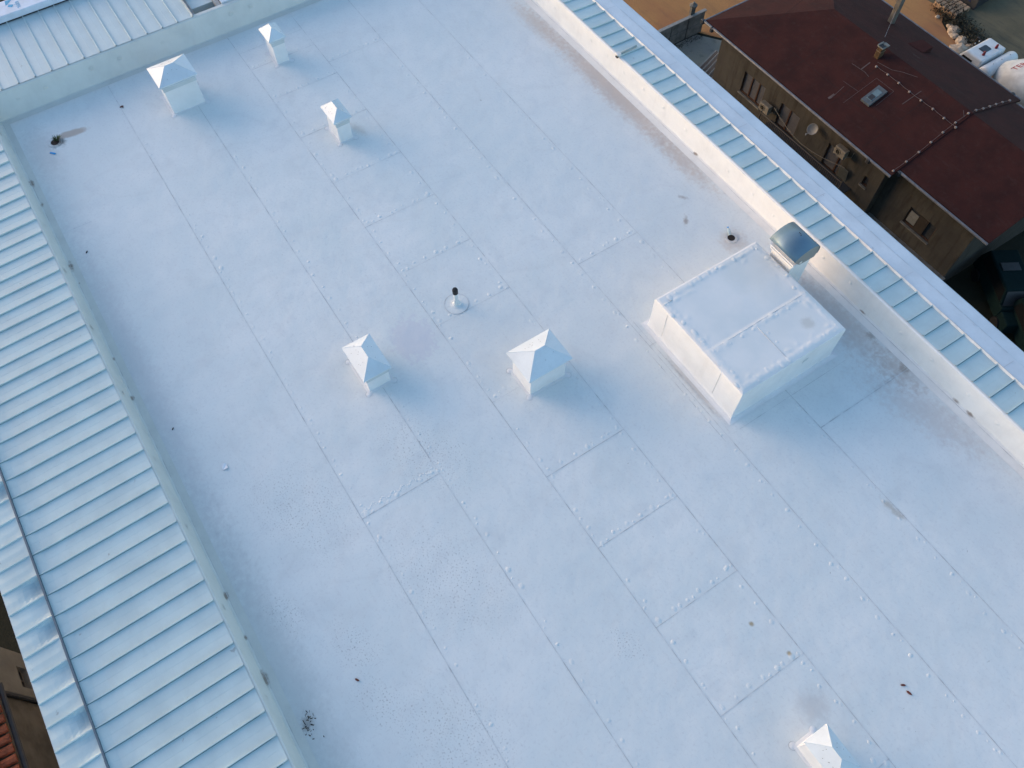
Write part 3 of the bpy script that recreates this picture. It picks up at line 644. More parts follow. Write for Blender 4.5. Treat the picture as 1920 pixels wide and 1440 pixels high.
# ------------------------------------------------------------------ red-roofed house
Hs = thing('red_roof_house', 'low house with grimy, shade-darkened walls under a dark red hipped roof beyond the right edge', 'house', (-14, 29, GZ))
def hs(mb, name, mat, parent=None, **k):
    for e, _ in k.get('extra', ()): e.v = [(a[0]+14, a[1]-29, a[2]-GZ) for a in e.v]
    mb.v = [(a[0]+14, a[1]-29, a[2]-GZ) for a in mb.v]; return mb.build(name, mat, parent or Hs, **k)
W1, W2 = 25.7, 26.1
win = [(-19.8, -18.4, -12.4, -11.28), (-17.32, -16.12, -12.5, -11.3), (-14.28, -13.36, -12.5, -11.3), (-12.1, -11.82, -11.87, -11.4)]
def wall_holes(u0, u1, v, z0, z1, holes, dep=.14):
    us = sorted({u0, u1, *[h[0] for h in holes], *[h[1] for h in holes]}); zs = sorted({z0, z1, *[h[2] for h in holes], *[h[3] for h in holes]}); m = MB()
    for a, b in zip(us, us[1:]):
        for c, d in zip(zs, zs[1:]):
            if any(h[0] <= (a+b)/2 <= h[1] and h[2] <= (c+d)/2 <= h[3] for h in holes): continue
            m.quad((a, v, c), (b, v, c), (b, v, d), (a, v, d))
    for (a, b, c, d) in holes:
        m.quad((a, v, c), (b, v, c), (b, v+dep, c), (a, v+dep, c)); m.quad((a, v, d), (b, v, d), (b, v+dep, d), (a, v+dep, d))
        m.quad((a, v, c), (a, v, d), (a, v+dep, d), (a, v+dep, c)); m.quad((b, v, c), (b, v, d), (b, v+dep, d), (b, v+dep, c))
    return m
m = wall_holes(-21.65, -11.3, W1, GZ, -10.05, win)
m.quad((-21.65, W1, GZ), (-21.65, 32.6, GZ), (-21.65, 32.6, -10.05), (-21.65, W1, -10.05)); m.quad((-11.3, W1, GZ), (-11.3, W2, GZ), (-11.3, W2, -10.05), (-11.3, W1, -10.05)); m.quad((-21.65, 32.6, GZ), (-11.3, 32.6, GZ), (-11.3, 32.6, -10.05), (-21.65, 32.6, -10.05))
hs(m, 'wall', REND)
big = (-9.8, -8.4, -12.35, -11.46)
m = wall_holes(-11.3, -7.0, W2, GZ, -9.82, [big])
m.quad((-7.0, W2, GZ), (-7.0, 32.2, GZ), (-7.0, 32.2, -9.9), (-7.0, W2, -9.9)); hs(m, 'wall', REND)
m = MB(); m.box(-11.28, -6.9, W2-.35, W2-.003, -13.25, -13.18); hs(m, 'wall_ledge', CONC)
def window(a, b, c, d, v, panes, shut=None):
    m = MB(); w_ = .045; y0_, y1_ = v+.06, v+.12
    m.box(a, b, y0_, y1_, c, c+w_); m.box(a, b, y0_, y1_, d-w_, d); m.box(a, a+w_, y0_, y1_, c+w_, d-w_); m.box(b-w_, b, y0_, y1_, c+w_, d-w_)
    for p in panes: x = a+(b-a)*p; m.box(x-.035, x+.035, y0_-.005, y1_, c+w_, d-w_)
    fr = hs(m, 'window', FRAME)
    m = MB(); m.box(a, b, v+.10, v+.135, c, d); hs(m, 'pane', GLASS if shut is None else shut, fr)
    m = MB(); m.box(a-.05, b+.05, v-.09, v+.055, c-.06, c-.003); hs(m, 'sill', CONC, fr)
    return fr
window(*win[0], W1, (.36, .70), CURT); window(*win[1], W1, (.48,), CURT); window(*win[2], W1, (.75,), CURT); window(*win[3], W1, ())
fr = window(*big, W2, (), GLASS)
m = MB(); m.box(-9.72, -9.3, W2+.03, W2+.05, -12.2, -11.62); m.box(-9.71, -9.31, W2+.02, W2+.032, -11.93, -11.91); hs(m, 'curtain', plain('dim_curtain', (.13, .13, .12), .8), fr)
m = MB(); m.box(-9.28, -8.82, W2+.02, W2+.05, -12.3, -11.5); hs(m, 'shutter', plain('dark_shutter', (.022, .016, .012), .7), fr)
# stone surrounds
# eaves, roofs
E0, E1, VR, ZR = 25.2, 33.0, 29.1, -8.75
m = MB(); ze = -10.0
A_ = (-22.45, E0, ze); B_ = (-10.85, E0, ze); C_ = (-10.85, E1, ze); D_ = (-22.45, E1, ze); R0 = (-18.7, VR, ZR); R1 = (-10.85, VR, ZR)
m.v = [A_, B_, C_, D_, R0, R1]; m.f = [(0, 1, 5, 4), (2, 3, 4, 5), (3, 0, 4)]
m.v += [(a[0], a[1], a[2]-.09) for a in m.v[:6]]; m.f += [(7, 6, 10, 11), (9, 8, 11, 10), (6, 9, 10), (0, 6, 7, 1), (1, 7, 11, 5), (5, 11, 8, 2), (2, 8, 9, 3), (3, 9, 6, 0)]
rfm = m
E2, E3 = 25.6, 32.5; zf = lambda v: ze+(ZR-ze)*(1-abs(v-VR)/(VR-E0))-.03
ze2 = zf(E2)
m = MB(); m.v = [(-10.86, E2, ze2), (-6.3, E2, ze2), (-6.3, E3, zf(E3)), (-10.86, E3, zf(E3)), (-10.86, VR, ZR-.03), (-6.3, VR, ZR-.03)]; m.f = [(0, 1, 5, 4), (2, 3, 4, 5)]
m.v += [(a[0], a[1], a[2]-.09) for a in m.v[:6]]; m.f += [(7, 6, 10, 11), (9, 8, 11, 10), (0, 6, 7, 1), (1, 7, 11, 5), (5, 11, 8, 2), (2, 8, 9, 3), (0, 4, 10, 6), (3, 9, 10, 4)]
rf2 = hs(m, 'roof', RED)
m = MB(); m.v = [(-7.0, W2, -9.9), (-7.0, 32.2, -9.9), (-7.0, VR, -8.9)]; m.f = [(0, 1, 2)]; hs(m, 'gable', REND)
# bitumen lap lines on the roof
def slope(u, v, main=True):
    if main: return ze+(ZR-ze)*(1-abs(v-VR)/(VR-E0))
    return zf(v)
def rstrip(m, pts, wd, main=True, up=.006):
    for a, b in zip(pts, pts[1:]):
        d = Vector((b[0]-a[0], b[1]-a[1])).normalized(); p = Vector((-d.y, d.x))*wd/2
        q = [(a[0]-p.x, a[1]-p.y), (b[0]-p.x, b[1]-p.y), (b[0]+p.x, b[1]+p.y), (a[0]+p.x, a[1]+p.y)]
        m.add([(x, y, slope(x, y, main)+up) for x, y in q], [(0, 1, 2, 3)])
m = MB()
for u in (-20.1, -17.6, -15.1, -12.6): rstrip(m, [(u, 25.3 if u > -21 else 26), (u+.05, 27.2), (u, 28.95)], .015)
rstrip(m, [(-21.3, 26.55), (-14.8, 26.5), (-11, 26.55)], .012); rstrip(m, [(-17, 30.6), (-11, 30.55)], .015); rstrip(m, [(-15, 30.0), (-13.9, 32.0)], .012)
lap = m
m = MB(); 
rstrip(m, [(-15.35, 25.95), (-15.33, 26.25)], .10, up=.008); rstrip(m, [(-15.28, 26.0), (-15.35, 26.75)], .022, up=.008); rstrip(m, [(-16.0, 27.7), (-15.3, 27.75), (-15.0, 27.7)], .02, up=.008)
rstrip(m, [(-15.5, 27.75), (-15.5, 28.2)], .05, up=.009); rstrip(m, [(-14.75, 26.2), (-14.72, 27.85), (-13.75, 27.85), (-13.72, 26.95)], .015, up=.008)
rstrip(m, [(-15.6, 26.9), (-14.75, 26.95)], .012, up=.008); rstrip(m, [(-13.05, 27.65), (-13.0, 28.55)], .03, up=.008); rstrip(m, [(-15.3, 28.4), (-14.6, 28.5), (-14.2, 28.7), (-13.6, 28.9)], .02, up=.008)
rstrip(m, [(-14.9, 30.2), (-14.55, 30.25)], .02, up=.008); rstrip(m, [(-10.95, 28.75), (-11.2, 28.95)], .02, up=.008)
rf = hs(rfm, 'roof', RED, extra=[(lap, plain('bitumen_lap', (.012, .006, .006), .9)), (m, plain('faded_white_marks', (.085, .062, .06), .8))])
# ridge tar strip, gutters
def gutter(a, b, lab='gutter'):
    m = MB(); m.cyl(a, b, .055, n=8); return m
for (a, b) in (((-22.55, E0-.06, ze-.05), (-21.95, E0-.06, ze-.05)), ((-21.85, E0-.06, ze-.05), (-10.85, E0-.06, ze-.05)), ((-22.5, E0-.06, ze-.05), (-22.5, E1, ze-.05)), ((-22.5, E1+.06, ze-.05), (-10.9, E1+.06, ze-.05)), ((-10.78, E2-.06, ze2-.05), (-6.3, E2-.06, ze2-.05)), ((-10.7, E3+.06, zf(E3)-.05), (-6.3, E3+.06, zf(E3)-.05))):
    hs(gutter(a, b), 'gutter', GUT)
for (u, v, z) in ((-22.55, E0-.08, ze-.06), (-21.9, E0-.08, ze-.1), (-12.0, E0-.08, ze-.1), (-10.75, E2-.07, ze2-.08), (-11.3, E1+.05, ze-.05)): m = MB(); m.bevbox(u-.09, u+.09, v-.08, v+.08, z-.12, z+.08, .03); hs(m, 'gutter_outlet', DARKM)
for u in (-20.6, -18.9, -17.2, -13.9, -12.5, -9.3, -8.0): 
    m = MB(); z = -10.14 if u < -11.3 else -10.02; v = W1 if u < -11.3 else W2; m.bevbox(u-.05, u+.05, v-.42, v, z-.09, z+.05, .01); hs(m, 'rafter_end', DARKM)
# skylight and dormer hatch
sk = MB(); a_ = math.atan2(ZR-ze, VR-E0)
def onroof(u, v, h): return (u, v, slope(u, v)+h)
def slab(m, u0, u1, v0, v1, h0, h1):
    c = [(u0, v0), (u1, v0), (u1, v1), (u0, v1)]; m.add([onroof(x, y, h0) for x, y in c]+[onroof(x, y, h1) for x, y in c], [(0, 3, 2, 1), (4, 5, 6, 7), (0, 1, 5, 4), (1, 2, 6, 5), (2, 3, 7, 6), (3, 0, 4, 7)])
slab(sk, -14.36, -13.88, 26.72, 27.62, 0, .09); s_ = hs(sk, 'skylight', plain('skylight_frame', (.07, .085, .095), .5))
sk = MB(); slab(sk, -14.26, -13.98, 26.9, 27.45, .09, .1); hs(sk, 'pane', plain('skylight_glass', (.12, .18, .2), .1, 0, .1, 2, 0, .8), s_)
sk = MB(); slab(sk, -14.24, -14.0, 26.92, 27.15, .1, .106); hs(sk, 'blind', DARKM, s_)
m = MB(); uA, uB2, va, vb = -15.35, -14.85, 30.9, 31.5
za, zb = slope(0, va), slope(0, vb)
m.add([(uA-.3, va-.1, slope(0, va-.1)+.01), (uB2, va, za+.02), (uB2, vb, zb+.25), (uA-.1, vb, zb+.25), (uB2, vb, zb), (uA-.1, vb, zb)], [(0, 1, 2, 3), (1, 2, 4), (2, 3, 5, 4), (0, 3, 5)]); hs(m, 'roof_hatch', RED)
# small crooked chimney and tall chimney are parts of the house
m = MB(); cx, cy = -15.5, 28.62
m.bevbox(cx-.13, cx+.11, cy-.14, cy+.14, slope(0, cy)-.3, -8.42, .015); ch = hs(m, 'chimney', CHBR)
m = MB(); m.box(cx-.16, cx+.15, cy-.17, cy+.20, -8.42, -8.38); m.box(cx-.17, cx-.10, cy-.16, cy+.16, -8.38, -8.34); m.box(cx-.08, cx+.17, cy+.08, cy+.22, -8.38, -8.35); hs(m, 'chimney_plate', plain('plate_grey', (.14, .15, .14), .7), ch)
m = MB(); m.bevbox(cx-.09, cx+.09, cy-.13, cy+.05, -8.38, -8.36, .01); hs(m, 'flue_opening', BLACK, ch)
m = MB()
m.box(cx-.14, cx+.12, cy-.15, cy+.15, -8.62, -8.59); hs(m, 'chimney_band', plain('pale_band', (.12, .09, .06), .8), ch)
m = MB(); tx, ty = -17.25, 31.55
m.bevbox(tx-.11, tx+.13, ty-.12, ty+.14, slope(0, ty)-.4, -6.4, .01); tc = hs(m, 'chimney', CHW)
tag(tc, 'tall pale rectangular chimney at the far slope')
m = MB(); m.cyl((-16.3, 29.9, slope(0, 29.9)), (-17.2, 31.45, -8.9), .006, n=4); hs(m, 'stay_wire', GREYP, tc)

# lightning conductors lying on the roof on small blocks
def conductor(pts, label, n_seg=5):
    t = thing('lightning_conductor', label, 'lightning conductor', pts[0])
    m = MB(); o = Vector(pts[0])
    q = [Vector(p)-o for p in pts]
    for a, b in zip(q, q[1:]):
        for k in range(n_seg):
            def P_(s): r = a.lerp(b, s); r.z += .06-.03*math.sin(math.pi*s); return r
            m.cyl(P_(k/n_seg), P_((k+1)/n_seg), .007, n=4, caps=False)
    m.build('wire', WIRE, t)
    for p in q:
        m = MB(); m.bevbox(p.x-.04, p.x+.04, p.y-.04, p.y+.04, p.z, p.z+.06, .01); m.build('wire_holder', plain('pale_block', (.26, .22, .20), .7) if 'pale_block' not in bpy.data.materials else bpy.data.materials['pale_block'], t)
conductor([(u, 28.22+.02*math.sin(u*3), slope(u, 28.22)) for u in [-15.15+.62*k for k in range(8)]], 'lightning wire running lengthwise on the red roof beside the ridge')
conductor([(-10.95+.03*math.sin(k), v, slope(0, v)) for k, v in enumerate([25.35, 25.95, 26.55, 27.15, 27.75, 28.35, 28.95, 29.4, 29.95, 30.5, 31.05, 31.6, 32.2])], 'lightning wire crossing the red roof from eave to eave')

# facade equipment
def ac(x, y, z, label):
    t = thing('ac_unit', label, 'air conditioner', (x, y, z), 'air conditioning units on the house wall')
    m = MB(); m.bevbox(-.29, .29, -.14, .12, 0, .40, .015); b_ = m.build('casing', ACW, t)
    m = MB(); m.lathe((-.08, -.143, .2), [(.155, 0), (.15, .004), (.05, .005)], 20, (0, -1, 0)); m.build('fan_grille', DARKM, b_)
    m = MB(); m.cyl((-.08, -.15, .2), (-.08, -.158, .2), .03, n=10)
    for k in range(3): m.lathe((-.08, -.148, .2), [(.06+.035*k, 0), (.065+.035*k, .004)], 20, (0, -1, 0))
    m.build('fan_hub', ACW, b_)
    for sx in (-.2, .2): m = MB(); m.box(sx-.015, sx+.015, -.14, .26, -.04, -.005); m.build('bracket', DARKM, t)
    m = MB(); m.cyl((.29, 0, .1), (.42, .22, .06), .015, n=6); m.cyl((.42, .22, .06), (.44, .24, .35), .012, n=6); m.build('hose', ACW, t)
ac(-17.86, 25.40, -12.02, 'aged air conditioner between the two upper house windows')
ac(-13.42, 25.40, -11.12, 'aged air conditioner above the third house window, just under the eave')
t = thing('satellite_dish', 'grey round satellite dish on the house wall', 'satellite dish', (-15.14, 25.62, -11.1))
m = MB(); d_ = Vector((.1, -.75, .62)).normalized(); m.lathe(Vector((0, -.22, .08)), [(.03, -.05), (.14, -.035), (.22, .0), (.245, .03), (.238, .032), (.2, .008), (.12, -.018), (.01, -.028)], 26, d_); m.build('reflector', plain('dish_grey', (.13, .135, .14), .5), t, smooth=True)
m = MB(); m.cyl((0, .06, 0), (0, -.2, .05), .02, n=8); m.build('mount', DARKM, t)
m = MB(); m.cyl((-.02, -.24, -.12), (-.05, -.5, -.1), .012, n=6); m.cyl((-.05, -.5, -.14), (-.05, -.5, -.06), .025, n=8); m.build('feed_arm', GREYP, t)
# balcony below the windows
t = thing('balcony', 'narrow dark balcony with wire railing along the house wall', 'balcony', (-14.9, 25.4, -12.45))
m = MB(); m.box(-2.6, 2.5, -.75, .29, -.1, 0); m.build('slab', DARKM, t)
m = MB(); m.cyl((-2.6, -.72, .95), (2.5, -.72, .95), .02, n=6); m.cyl((-2.6, -.72, .5), (2.5, -.72, .5), .012, n=6); 
for k in range(52): x = -2.6+k*.1; m.cyl((x, -.72, 0), (x, -.72, .95), .009, n=4, caps=False)
m.cyl((-2.6, -.72, 0), (-2.6, -.72, 1.05), .03, n=6); m.cyl((2.5, -.72, 0), (2.5, -.72, 1.05), .03, n=6); m.build('railing', plain('rail_metal', (.05, .042, .035), .6), t)
m = MB(); prev = None
for k in range(9):
    p = Vector((-2.3+k*.55, -.3-.35*math.sin(k/8*3.14), 1.25-.2*math.sin(k/8*3.14)))
    if prev: m.cyl(prev, p, .014, n=5)
    prev = p
m.build('loose_cable', plain('cable_grey', (.09, .08, .065), .7), t)
# striped awning fabric / curtain beside third window
m = MB(); 
for k in range(8): m.box(.0+k*.06, .045+k*.06, 0, .03, -.75, 0)
o = m.build('slatted_panel', plain('slat_grey', (.07, .075, .07), .7)); o.location = Vector((-13.25, 25.5, -11.65))*K; o.rotation_euler = (.25, 0, 0); tag(o, 'dark slatted blind hanging below the air conditioner at the house', 'blind')

# ------------------------------------------------------------------ yard wall, brazier-like frame
t = thing('panel_wall', 'grey wall of square concrete panels between yard and ochre road', 'wall', (-25.65, 26.0, GZ))
m = MB(); rn = random.Random(2)
L_ = 15.6; 
for i in range(14):
    for j in range(2):
        y = 2.55-i*1.12; m.bevbox(-.05, .05+rn.uniform(-.006, .006), y-1.07, y, .03+j*.62, .61+j*.62, .015)
m.build('panels', plain('pale_panels', (.20, .19, .175), .85, 0, .3, 2, .2), t)
m = MB(); m.box(-.03, .02, -12, 2.55, 0, 1.25); m.build('backing', DARKM, t)
m = MB(); m.box(-.09, .09, -12, 2.6, 1.255, 1.31); m.build('wall_cap', plain('wall_cap_grey', (.27, .26, .24), .8), t)
m = MB(); m.box(-.5, -.10, -13.5, .9, .0, .75); m.build('rear_kerb', CONC, t)
for (y, h) in ((1.75, 1.75), (-3.6, 1.7)):
    m = MB(); m.bevbox(-.22, -.10+.06, y-.14, y+.14, 0, h, .02); pi = m.build('pillar', CONC, t)
    m = MB(); m.lathe((-.13, y, h), [(.2, 0), (.21, .06), (.12, .12), (.05, .22)], 10); m.build('pillar_cap', CONC, pi)
t = thing('folded_frame', 'black folded frame leaning at the house corner in the yard', 'rack', (-22.9, 26.9, GZ))
m = MB()
for k in range(4): m.add([(-.5+k*.25, -.35, 0), (-.3+k*.25, -.35, 0), (-.1+k*.25, .45, .9+.1*k), (-.3+k*.25, .45, .9+.1*k)], [(0, 1, 2, 3)])
m.build('sheet', BLACK, t)
m = MB()
for k in range(5): m.cyl((-.55+k*.25, -.36, .01), (-.33+k*.25, .46, .92+.09*k), .02, n=5)
m.cyl((-.55, -.37, .05), (.6, -.37, .05), .02, n=5); m.build('bars', GREYP, t)
m = MB(); rn = random.Random(8)
for k in range(400):
    x, y = rn.gauss(0, .10), rn.uniform(-3.0, 2.3); h = rn.uniform(.03, .12); a = rn.uniform(0, 3.1); w_ = .03
    m.add([(x, y, 0), (x+math.cos(a)*w_, y+math.sin(a)*w_, 0), (x+rn.gauss(0, .05), y+rn.gauss(0, .05), h)], [(0, 1, 2)])
o = m.build('grass', BRUSH); o.location = Vector((-25.35, 26.2, GZ+.02))*K; tag(o, 'dark weeds and grass growing along the foot of the panel wall', 'grass', kind='stuff')

# ------------------------------------------------------------------ concrete mixer truck
t = thing('mixer_truck', 'white concrete mixer truck with a lit headlamp behind the red roof', 'truck', (-12.6, 36.75, GZ))
def hexa(m, lo, hi, z0, z1):      # (x0,x1,y0,y1) bottom and top
    a, b = lo, hi; m.add([(a[0], a[2], z0), (a[1], a[2], z0), (a[1], a[3], z0), (a[0], a[3], z0), (b[0], b[2], z1), (b[1], b[2], z1), (b[1], b[3], z1), (b[0], b[3], z1)], [(0, 3, 2, 1), (4, 5, 6, 7), (0, 1, 5, 4), (1, 2, 6, 5), (2, 3, 7, 6), (3, 0, 4, 7)])
m = MB(); hexa(m, (-3.42, -1.75, -.93, .93), (-3.38, -1.75, -.93, .93), .45, 1.25); hexa(m, (-3.36, -1.75, -.92, .92), (-2.72, -1.76, -.86, .86), 1.25, 2.33); cab = m.build('cab', WPAINT, t, bevel=.07)
m = MB(); m.add([(-3.33, -.84, 1.36), (-3.33, .84, 1.36), (-2.86, .80, 2.18), (-2.86, -.80, 2.18)], [(0, 1, 2, 3)]); m.build('windscreen', BLACK, t)
for s in (-1, 1):
    m = MB(); m.add([(-3.1, s*.94, 1.35), (-2.2, s*.935, 1.35), (-2.2, s*.885, 2.1), (-2.75, s*.885, 2.1)], [(0, 1, 2, 3)]); m.build('side_window', BLACK, t)
    m = MB(); m.cyl((-2.05, s*.45, 2.32), (-2.05, s*.45, 2.38), .07, n=12); m.lathe((-2.05, s*.45, 2.38), [(.065, 0), (.055, .12), (.02, .17)], 12); m.build('beacon', BEACON, t)
    m = MB(); m.bevbox(-3.54, -3.43, s*.86-.06, s*.86+.06, .84, .96, .02); m.build('headlamp', LAMP if s > 0 else GLASS, t)
    m = MB(); m.bevbox(-3.4, -3.28, s*1.08-.07, s*1.08+.07, 1.4, 1.85, .02); m.cyl((-3.0, s*.9, 1.9), (-3.34, s*1.08, 1.85), .015, n=5); m.build('mirror', BLACK, t)
    m = MB(); m.cyl((-2.83, s*.15+.02, 2.30), (-2.83, s*.15+.02, 2.36), .03, n=8); m.build('horn', GREYP, t)
m = MB(); m.bevbox(-2.50, -2.10, -.30, .22, 2.33, 2.37, .04); m.build('roof_hatch', plain('hatch_glass', (.03, .04, .05), .2), t)
m = MB(); m.box(-3.5, -1.7, -.92, .92, .3, .5); m.box(-3.6, -3.43, -.95, .95, .5, .78); m.box(-1.75, 3.5, -.45, .45, .45, .7); m.build('chassis', DARKM, t)
m = MB(); m.lathe((-1.38, -1.0, 1.95), [(.05, -.02), (.22, .01), (.30, .06), (.33, .14), (.33, 2.0), (.30, 2.1), (.2, 2.16), (.05, 2.18)], 24, (0, 1, 0)); tk = m.build('water_tank', WPAINT, t, smooth=True)
m = MB(); m.box(-1.55, -1.2, -1.025, -1.01, 1.86, 2.0); m.build('end_plate', BROWNP, tk)
m = MB()
for y in (-.5, .1, .7): m.cyl((-1.38, y, 2.27), (-1.38, y, 2.31), .02, n=6)
m.build('tank_bolts', GREYP, tk)
prof = [(.30, 0), (.62, .12), (.98, .75), (1.10, 1.5), (1.10, 2.0), (.90, 3.0), (.5, 4.0), (.35, 4.3)]
dax = Vector((1, 0, .18)).normalized(); do = Vector((-1.15, .05, 1.70))
m = MB(); m.lathe(do, prof, 40, dax); dr = m.build('mixing_drum', DRUMP, t, smooth=True)
x_ = dax.orthogonal().normalized(); 
side = Vector((0, 1, 0)); upv = dax.cross(side).normalized()
if upv.z < 0: upv = -upv
tv, tf = text_verts('TER', .5); tm = MB()
def rad_at(h):
    for (r0_, h0_), (r1_, h1_) in zip(prof, prof[1:]):
        if h0_ <= h <= h1_: return r0_+(r1_-r0_)*(h-h0_)/(h1_-h0_)
    return .4
for p in tv:
    # text runs along -y..+y around the drum, cap height along the axis
    h = 1.02-p[1]*.75+p[0]*.25; ang = -.66+p[0]*.62; rr_ = rad_at(h)+.012
    tm.v.append(tuple(do+dax*h+(side*math.sin(ang)+upv*math.cos(ang))*rr_))
tm.f = tf; tm.build('lettering', REDP, dr)
for (x, y) in ((-2.4, -.8), (-2.4, .8), (.9, -.8), (.9, .8), (2.1, -.8), (2.1, .8)):
    m = MB(); m.lathe((x, y-.13, .4), [(.2, -.01), (.38, 0), (.40, .03), (.40, .23), (.38, .26), (.2, .27)], 20, (0, 1, 0)); m.build('wheel', BLACK, t)

# rubble, brush, pallet and tarpaulin beside the road
def rock(x, y, r, k):
    bm = bmesh.new(); bmesh.ops.create_icosphere(bm, subdivisions=2, radius=1); m = MB()
    for v in bm.verts:
        d = 1+.35*noise.noise(v.co*1.3+Vector((k*3.1, 0, 0))); m.v.append((v.co.x*r*d*1.2, v.co.y*r*d, max(-.1, v.co.z)*r*d*.7))
    m.f = [tuple(v.index for v in f.verts) for f in bm.faces]; bm.free(); o = m.build('rock', ROCKM); o.location = Vector((x, y, GZ+.02))*K; o.rotation_euler = (0, 0, k); return o
labs = ['largest pale slab of rubble in front of the truck lamp', 'round pale boulder at the top of the rubble heap', 'flat light stone at the left of the rubble heap', 'small white stone right of the rubble heap', 'broken pale stone in the middle of the rubble heap', 'small stone at the upper tip of the rubble heap', 'angular stone beside the truck cab roof', 'small pale stone at the roadside edge of the brush']
for k, (x, y, r) in enumerate(((-16.9, 38.75, .45), (-18.15, 39.75, .34), (-17.85, 39.45, .24), (-17.0, 39.95, .16), (-17.35, 39.45, .32), (-18.5, 39.85, .17), (-16.7, 39.5, .28), (-19.4, 39.9, .13))):
    tag(rock(x, y, r, k+1), labs[k], 'rock', 'stones of the roadside rubble heap')
m = MB(); rn = random.Random(11)
for k in range(5200):
    a, b = rn.random(), rn.random(); x = -19.9+3.6*a+rn.gauss(0, .25); y = 40.75-1.0*a+rn.uniform(-.62, .62)*(1-.3*abs(a-.5))+rn.gauss(0, .08); z = rn.random()**2*.5
    s = rn.uniform(.02, .08); v1 = Vector((rn.gauss(0, 1), rn.gauss(0, 1), rn.gauss(0, .6))).normalized()*s; v2 = Vector((rn.gauss(0, 1), rn.gauss(0, 1), rn.gauss(0, .6))).normalized()*s*.5; c = Vector((x, y, z))
    m.add([c-v1, c+v2, c+v1, c-v2], [(0, 1, 2, 3)])
o = m.build('brush', BRUSH); o.location = (0, 0, GZ*K); tag(o, 'dark tangled brush and soil between ochre road and olive bank', 'brush', kind='stuff')
t = thing('timber_pallet', 'broken pale timber pallet at the top edge beside the blue tarpaulin', 'pallet', (-19.45, 40.95, GZ))
m = MB()
for k in range(6): m = MB(); m.bevbox(-.75+k*.25, -.55+k*.25, -.55, .6, .30, .34, .01); m.build('board', WOOD, t)
for y in (-.5, 0, .5): m = MB(); m.box(-.75, .72, y-.05, y+.05, .1, .295); m.build('bearer', WOOD, t)
for k, (x, y, z, r) in enumerate(((-.1, .9, .3, .3), (.4, .75, .2, .26), (.2, .55, .45, .22))):
    o = rock(-19.6+x, 41.1+y, r, k+20); tag(o, ['pale rubble sack behind the pallet', 'pale lump right of the pallet', 'pale lump lying against the pallet end'][k], 'rubble', 'stones of the roadside rubble heap')
t = thing('tarpaulin_trailer', 'trailer under a blue tarpaulin at the top edge', 'trailer', (-19.55, 42.15, GZ))
m = MB(); n = 14
for i in range(n+1):
    for j in range(n+1):
        x = -.6+1.2*i/n; y = -.5+1.8*j/n; e = min(i, n-i, j, n-j); m.v.append((x, y, (1.1 if e > 0 else .5)+.08*noise.noise((x*2, y*2, 3))))
m.f = [(i*(n+1)+j, (i+1)*(n+1)+j, (i+1)*(n+1)+j+1, i*(n+1)+j+1) for i in range(n) for j in range(n)]; m.build('tarpaulin', TARP, t)
m = MB(); m.box(-.56, .95, -.45, 1.25, .2, .95); m.build('trailer_body', DARKM, t)

# ------------------------------------------------------------------ dark vans at the right
def van(x, y, rot, label):
    t = thing('parked_van', label, 'van', (x, y, GZ)); t.rotation_euler = (0, 0, rot)
    m = MB(); hexa(m, (-1.9, 1.0, -.72, .72), (-1.85, .95, -.68, .68), .35, .95); hexa(m, (-1.85, .75, -.70, .70), (-1.7, .35, -.58, .58), .95, 1.5); hexa(m, (.95, 1.75, -.70, .70), (.95, 1.68, -.66, .66), .35, .85)
    m.build('body', TEAL, t, bevel=.05)
    m = MB(); m.add([(.80, -.64, .98), (.80, .64, .98), (.42, .54, 1.46), (.42, -.54, 1.46)], [(0, 1, 2, 3)]); m.build('windscreen', BLACK, t)
    m = MB(); m.box(-1.0, -.6, -.4, .35, 1.502, 1.53); m.build('sunroof', DARKM, t)
    for s in (-1, 1):
        m = MB(); m.add([(-1.6, s*.70, 1.0), (.6, s*.70, 1.0), (.3, s*.61, 1.42), (-1.5, s*.61, 1.42)], [(0, 1, 2, 3)]); m.build('side_window', DARKW, t)
        for xx in (-1.3, 1.15): m = MB(); m.cyl((xx, s*.60, .28), (xx, s*.75, .28), .28, n=18); m.build('wheel', BLACK, t)
    return t
van(-4.95, 27.75, -.55, 'dark teal van parked in deep shade on the right')
van(-2.6, 26.9, -.55, 'dark teal vehicle roof cut off by the right picture edge')
m = MB()
for k in range(14): m.box(k*.11, k*.11+.03, 0, .5, 0, .05)
m.box(-.02, 1.5, .0, .04, -.03, 0); m.box(-.02, 1.5, .46, .5, -.03, 0)
o = m.build('steel_grating', plain('grating', (.10, .12, .14), .5)); o.location = Vector((-7.0, 25.0, GZ+.1))*K; tag(o, 'grey steel grating lying in the dark beside the coping edge', 'grating')
m = MB(); m.bevbox(-1.0, 4.0, -.35, .35, 0, .1, .05); o = m.build('kerb_path', CONC); o.location = Vector((-8.2, 29.3, GZ+.003))*K; o.rotation_euler = (0, 0, 1.45); tag(o, 'low concrete kerb path leading away from the house corner', 'path')
m = MB(); m.bevbox(-.35, .35, -.25, .25, 0, .6, .03); m.box(-.4, .4, -.3, .3, .6, .63); o = m.build('storage_box', plain('dim_grey_box', (.16, .18, .18), .6)); o.location = Vector((-5.9, 29.6, -11.2))*K; o.scale = (1, 1, 1); tag(o, 'pale grey box fixed at the right gable of the red house', 'box')

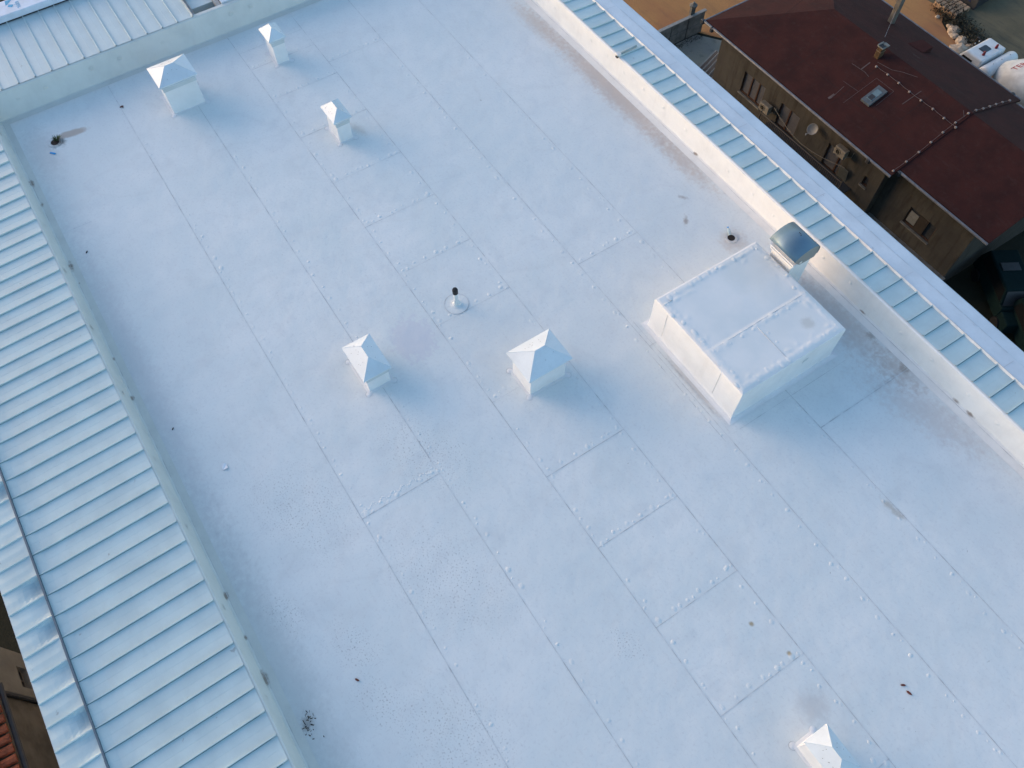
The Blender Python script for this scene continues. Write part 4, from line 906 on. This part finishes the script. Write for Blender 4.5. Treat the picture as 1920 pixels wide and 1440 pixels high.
# ------------------------------------------------------------------ houses at the lower left
t = thing('pale_house', 'pale plastered house wall with a small window at the left edge', 'house', (-10, -14, GZ))
def lh(mb, name, mat, parent, o=(-10, -14, GZ), **k):
    mb.v = [(a[0]-o[0], a[1]-o[1], a[2]-o[2]) for a in mb.v]; return mb.build(name, mat, parent, **k)
PALE = plain('pale_plaster', (.155, .145, .125), .9, 0, .2, 1, .2); BRN = plain('brown_plaster', (.085, .075, .06), .9, 0, .35, 1, .2)
hole = (-10.42, -9.80, -8.50, -8.03)
m = MB(); v = -9.3
us = [-10.9, hole[0], hole[1], -9.45]; zs = [GZ, hole[2], hole[3], -5.5]
for i in range(3):
    for j in range(3):
        if i == 1 and j == 1: continue
        m.quad((us[i], v, zs[j]), (us[i+1], v, zs[j]), (us[i+1], v, zs[j+1]), (us[i], v, zs[j+1]))
a, b, c, d = hole
m.quad((a, v, c), (b, v, c), (b, v-.15, c), (a, v-.15, c)); m.quad((a, v, d), (b, v, d), (b, v-.15, d), (a, v-.15, d)); m.quad((a, v, c), (a, v, d), (a, v-.15, d), (a, v-.15, c)); m.quad((b, v, c), (b, v, d), (b, v-.15, d), (b, v-.15, c))
m.quad((-10.9, v, GZ), (-10.9, -18, GZ), (-10.9, -18, -5.5), (-10.9, v, -5.5)); m.quad((-10.9, v, -5.5), (-9.45, v, -5.5), (-9.45, -18, -5.5), (-10.9, -18, -5.5))
lh(m, 'wall', PALE, t)
m = MB(); m.box(a, b, v-.14, v-.12, c, c+.04); m.box(a, b, v-.14, v-.12, d-.04, d); m.box(a, a+.04, v-.14, v-.12, c+.04, d-.04); m.box(b-.04, b, v-.14, v-.12, c+.04, d-.04); m.box((a+b)/2-.015, (a+b)/2+.015, v-.14, v-.12, c+.04, d-.04)
wf = lh(m, 'window', plain('dull_frame', (.10, .09, .08), .6), t); m = MB(); m.quad((a, v-.148, c), (b, v-.148, c), (b, v-.148, d), (a, v-.148, d)); lh(m, 'pane', BLACK, wf)
t = thing('brown_house', 'brown stained house wall under an orange tiled roof at the bottom left corner', 'house', (-5, -14, GZ))
O2 = (-5, -14, GZ)
m = MB(); m.box(-9.36, 6, -18, -9.32, GZ, -6.5); lh(m, 'wall', BRN, t, O2)
m = MB(); m.cyl((-9.40, -9.25, GZ), (-9.40, -9.25, -5.6), .06, n=8); lh(m, 'downpipe', DARKM, t, O2)
m = MB(); TILE = plain('orange_roof_tile', (.26, .07, .03), .8, 0, .35, 5); n = 60
for k in range(n):
    for j in range(14):
        u = -9.4+k*.26; v0 = -9.2-j*.32; z0 = -6.42+j*.13
        m.cyl((u, v0, z0), (u, v0-.36, z0+.10), .115, .10, n=8)
lh(m, 'tiled_roof', TILE, t, O2)
m = MB(); m.cyl((-9.5, -9.12, -6.5), (6, -9.12, -6.5), .07, n=8); lh(m, 'gutter', DARKM, t, O2)
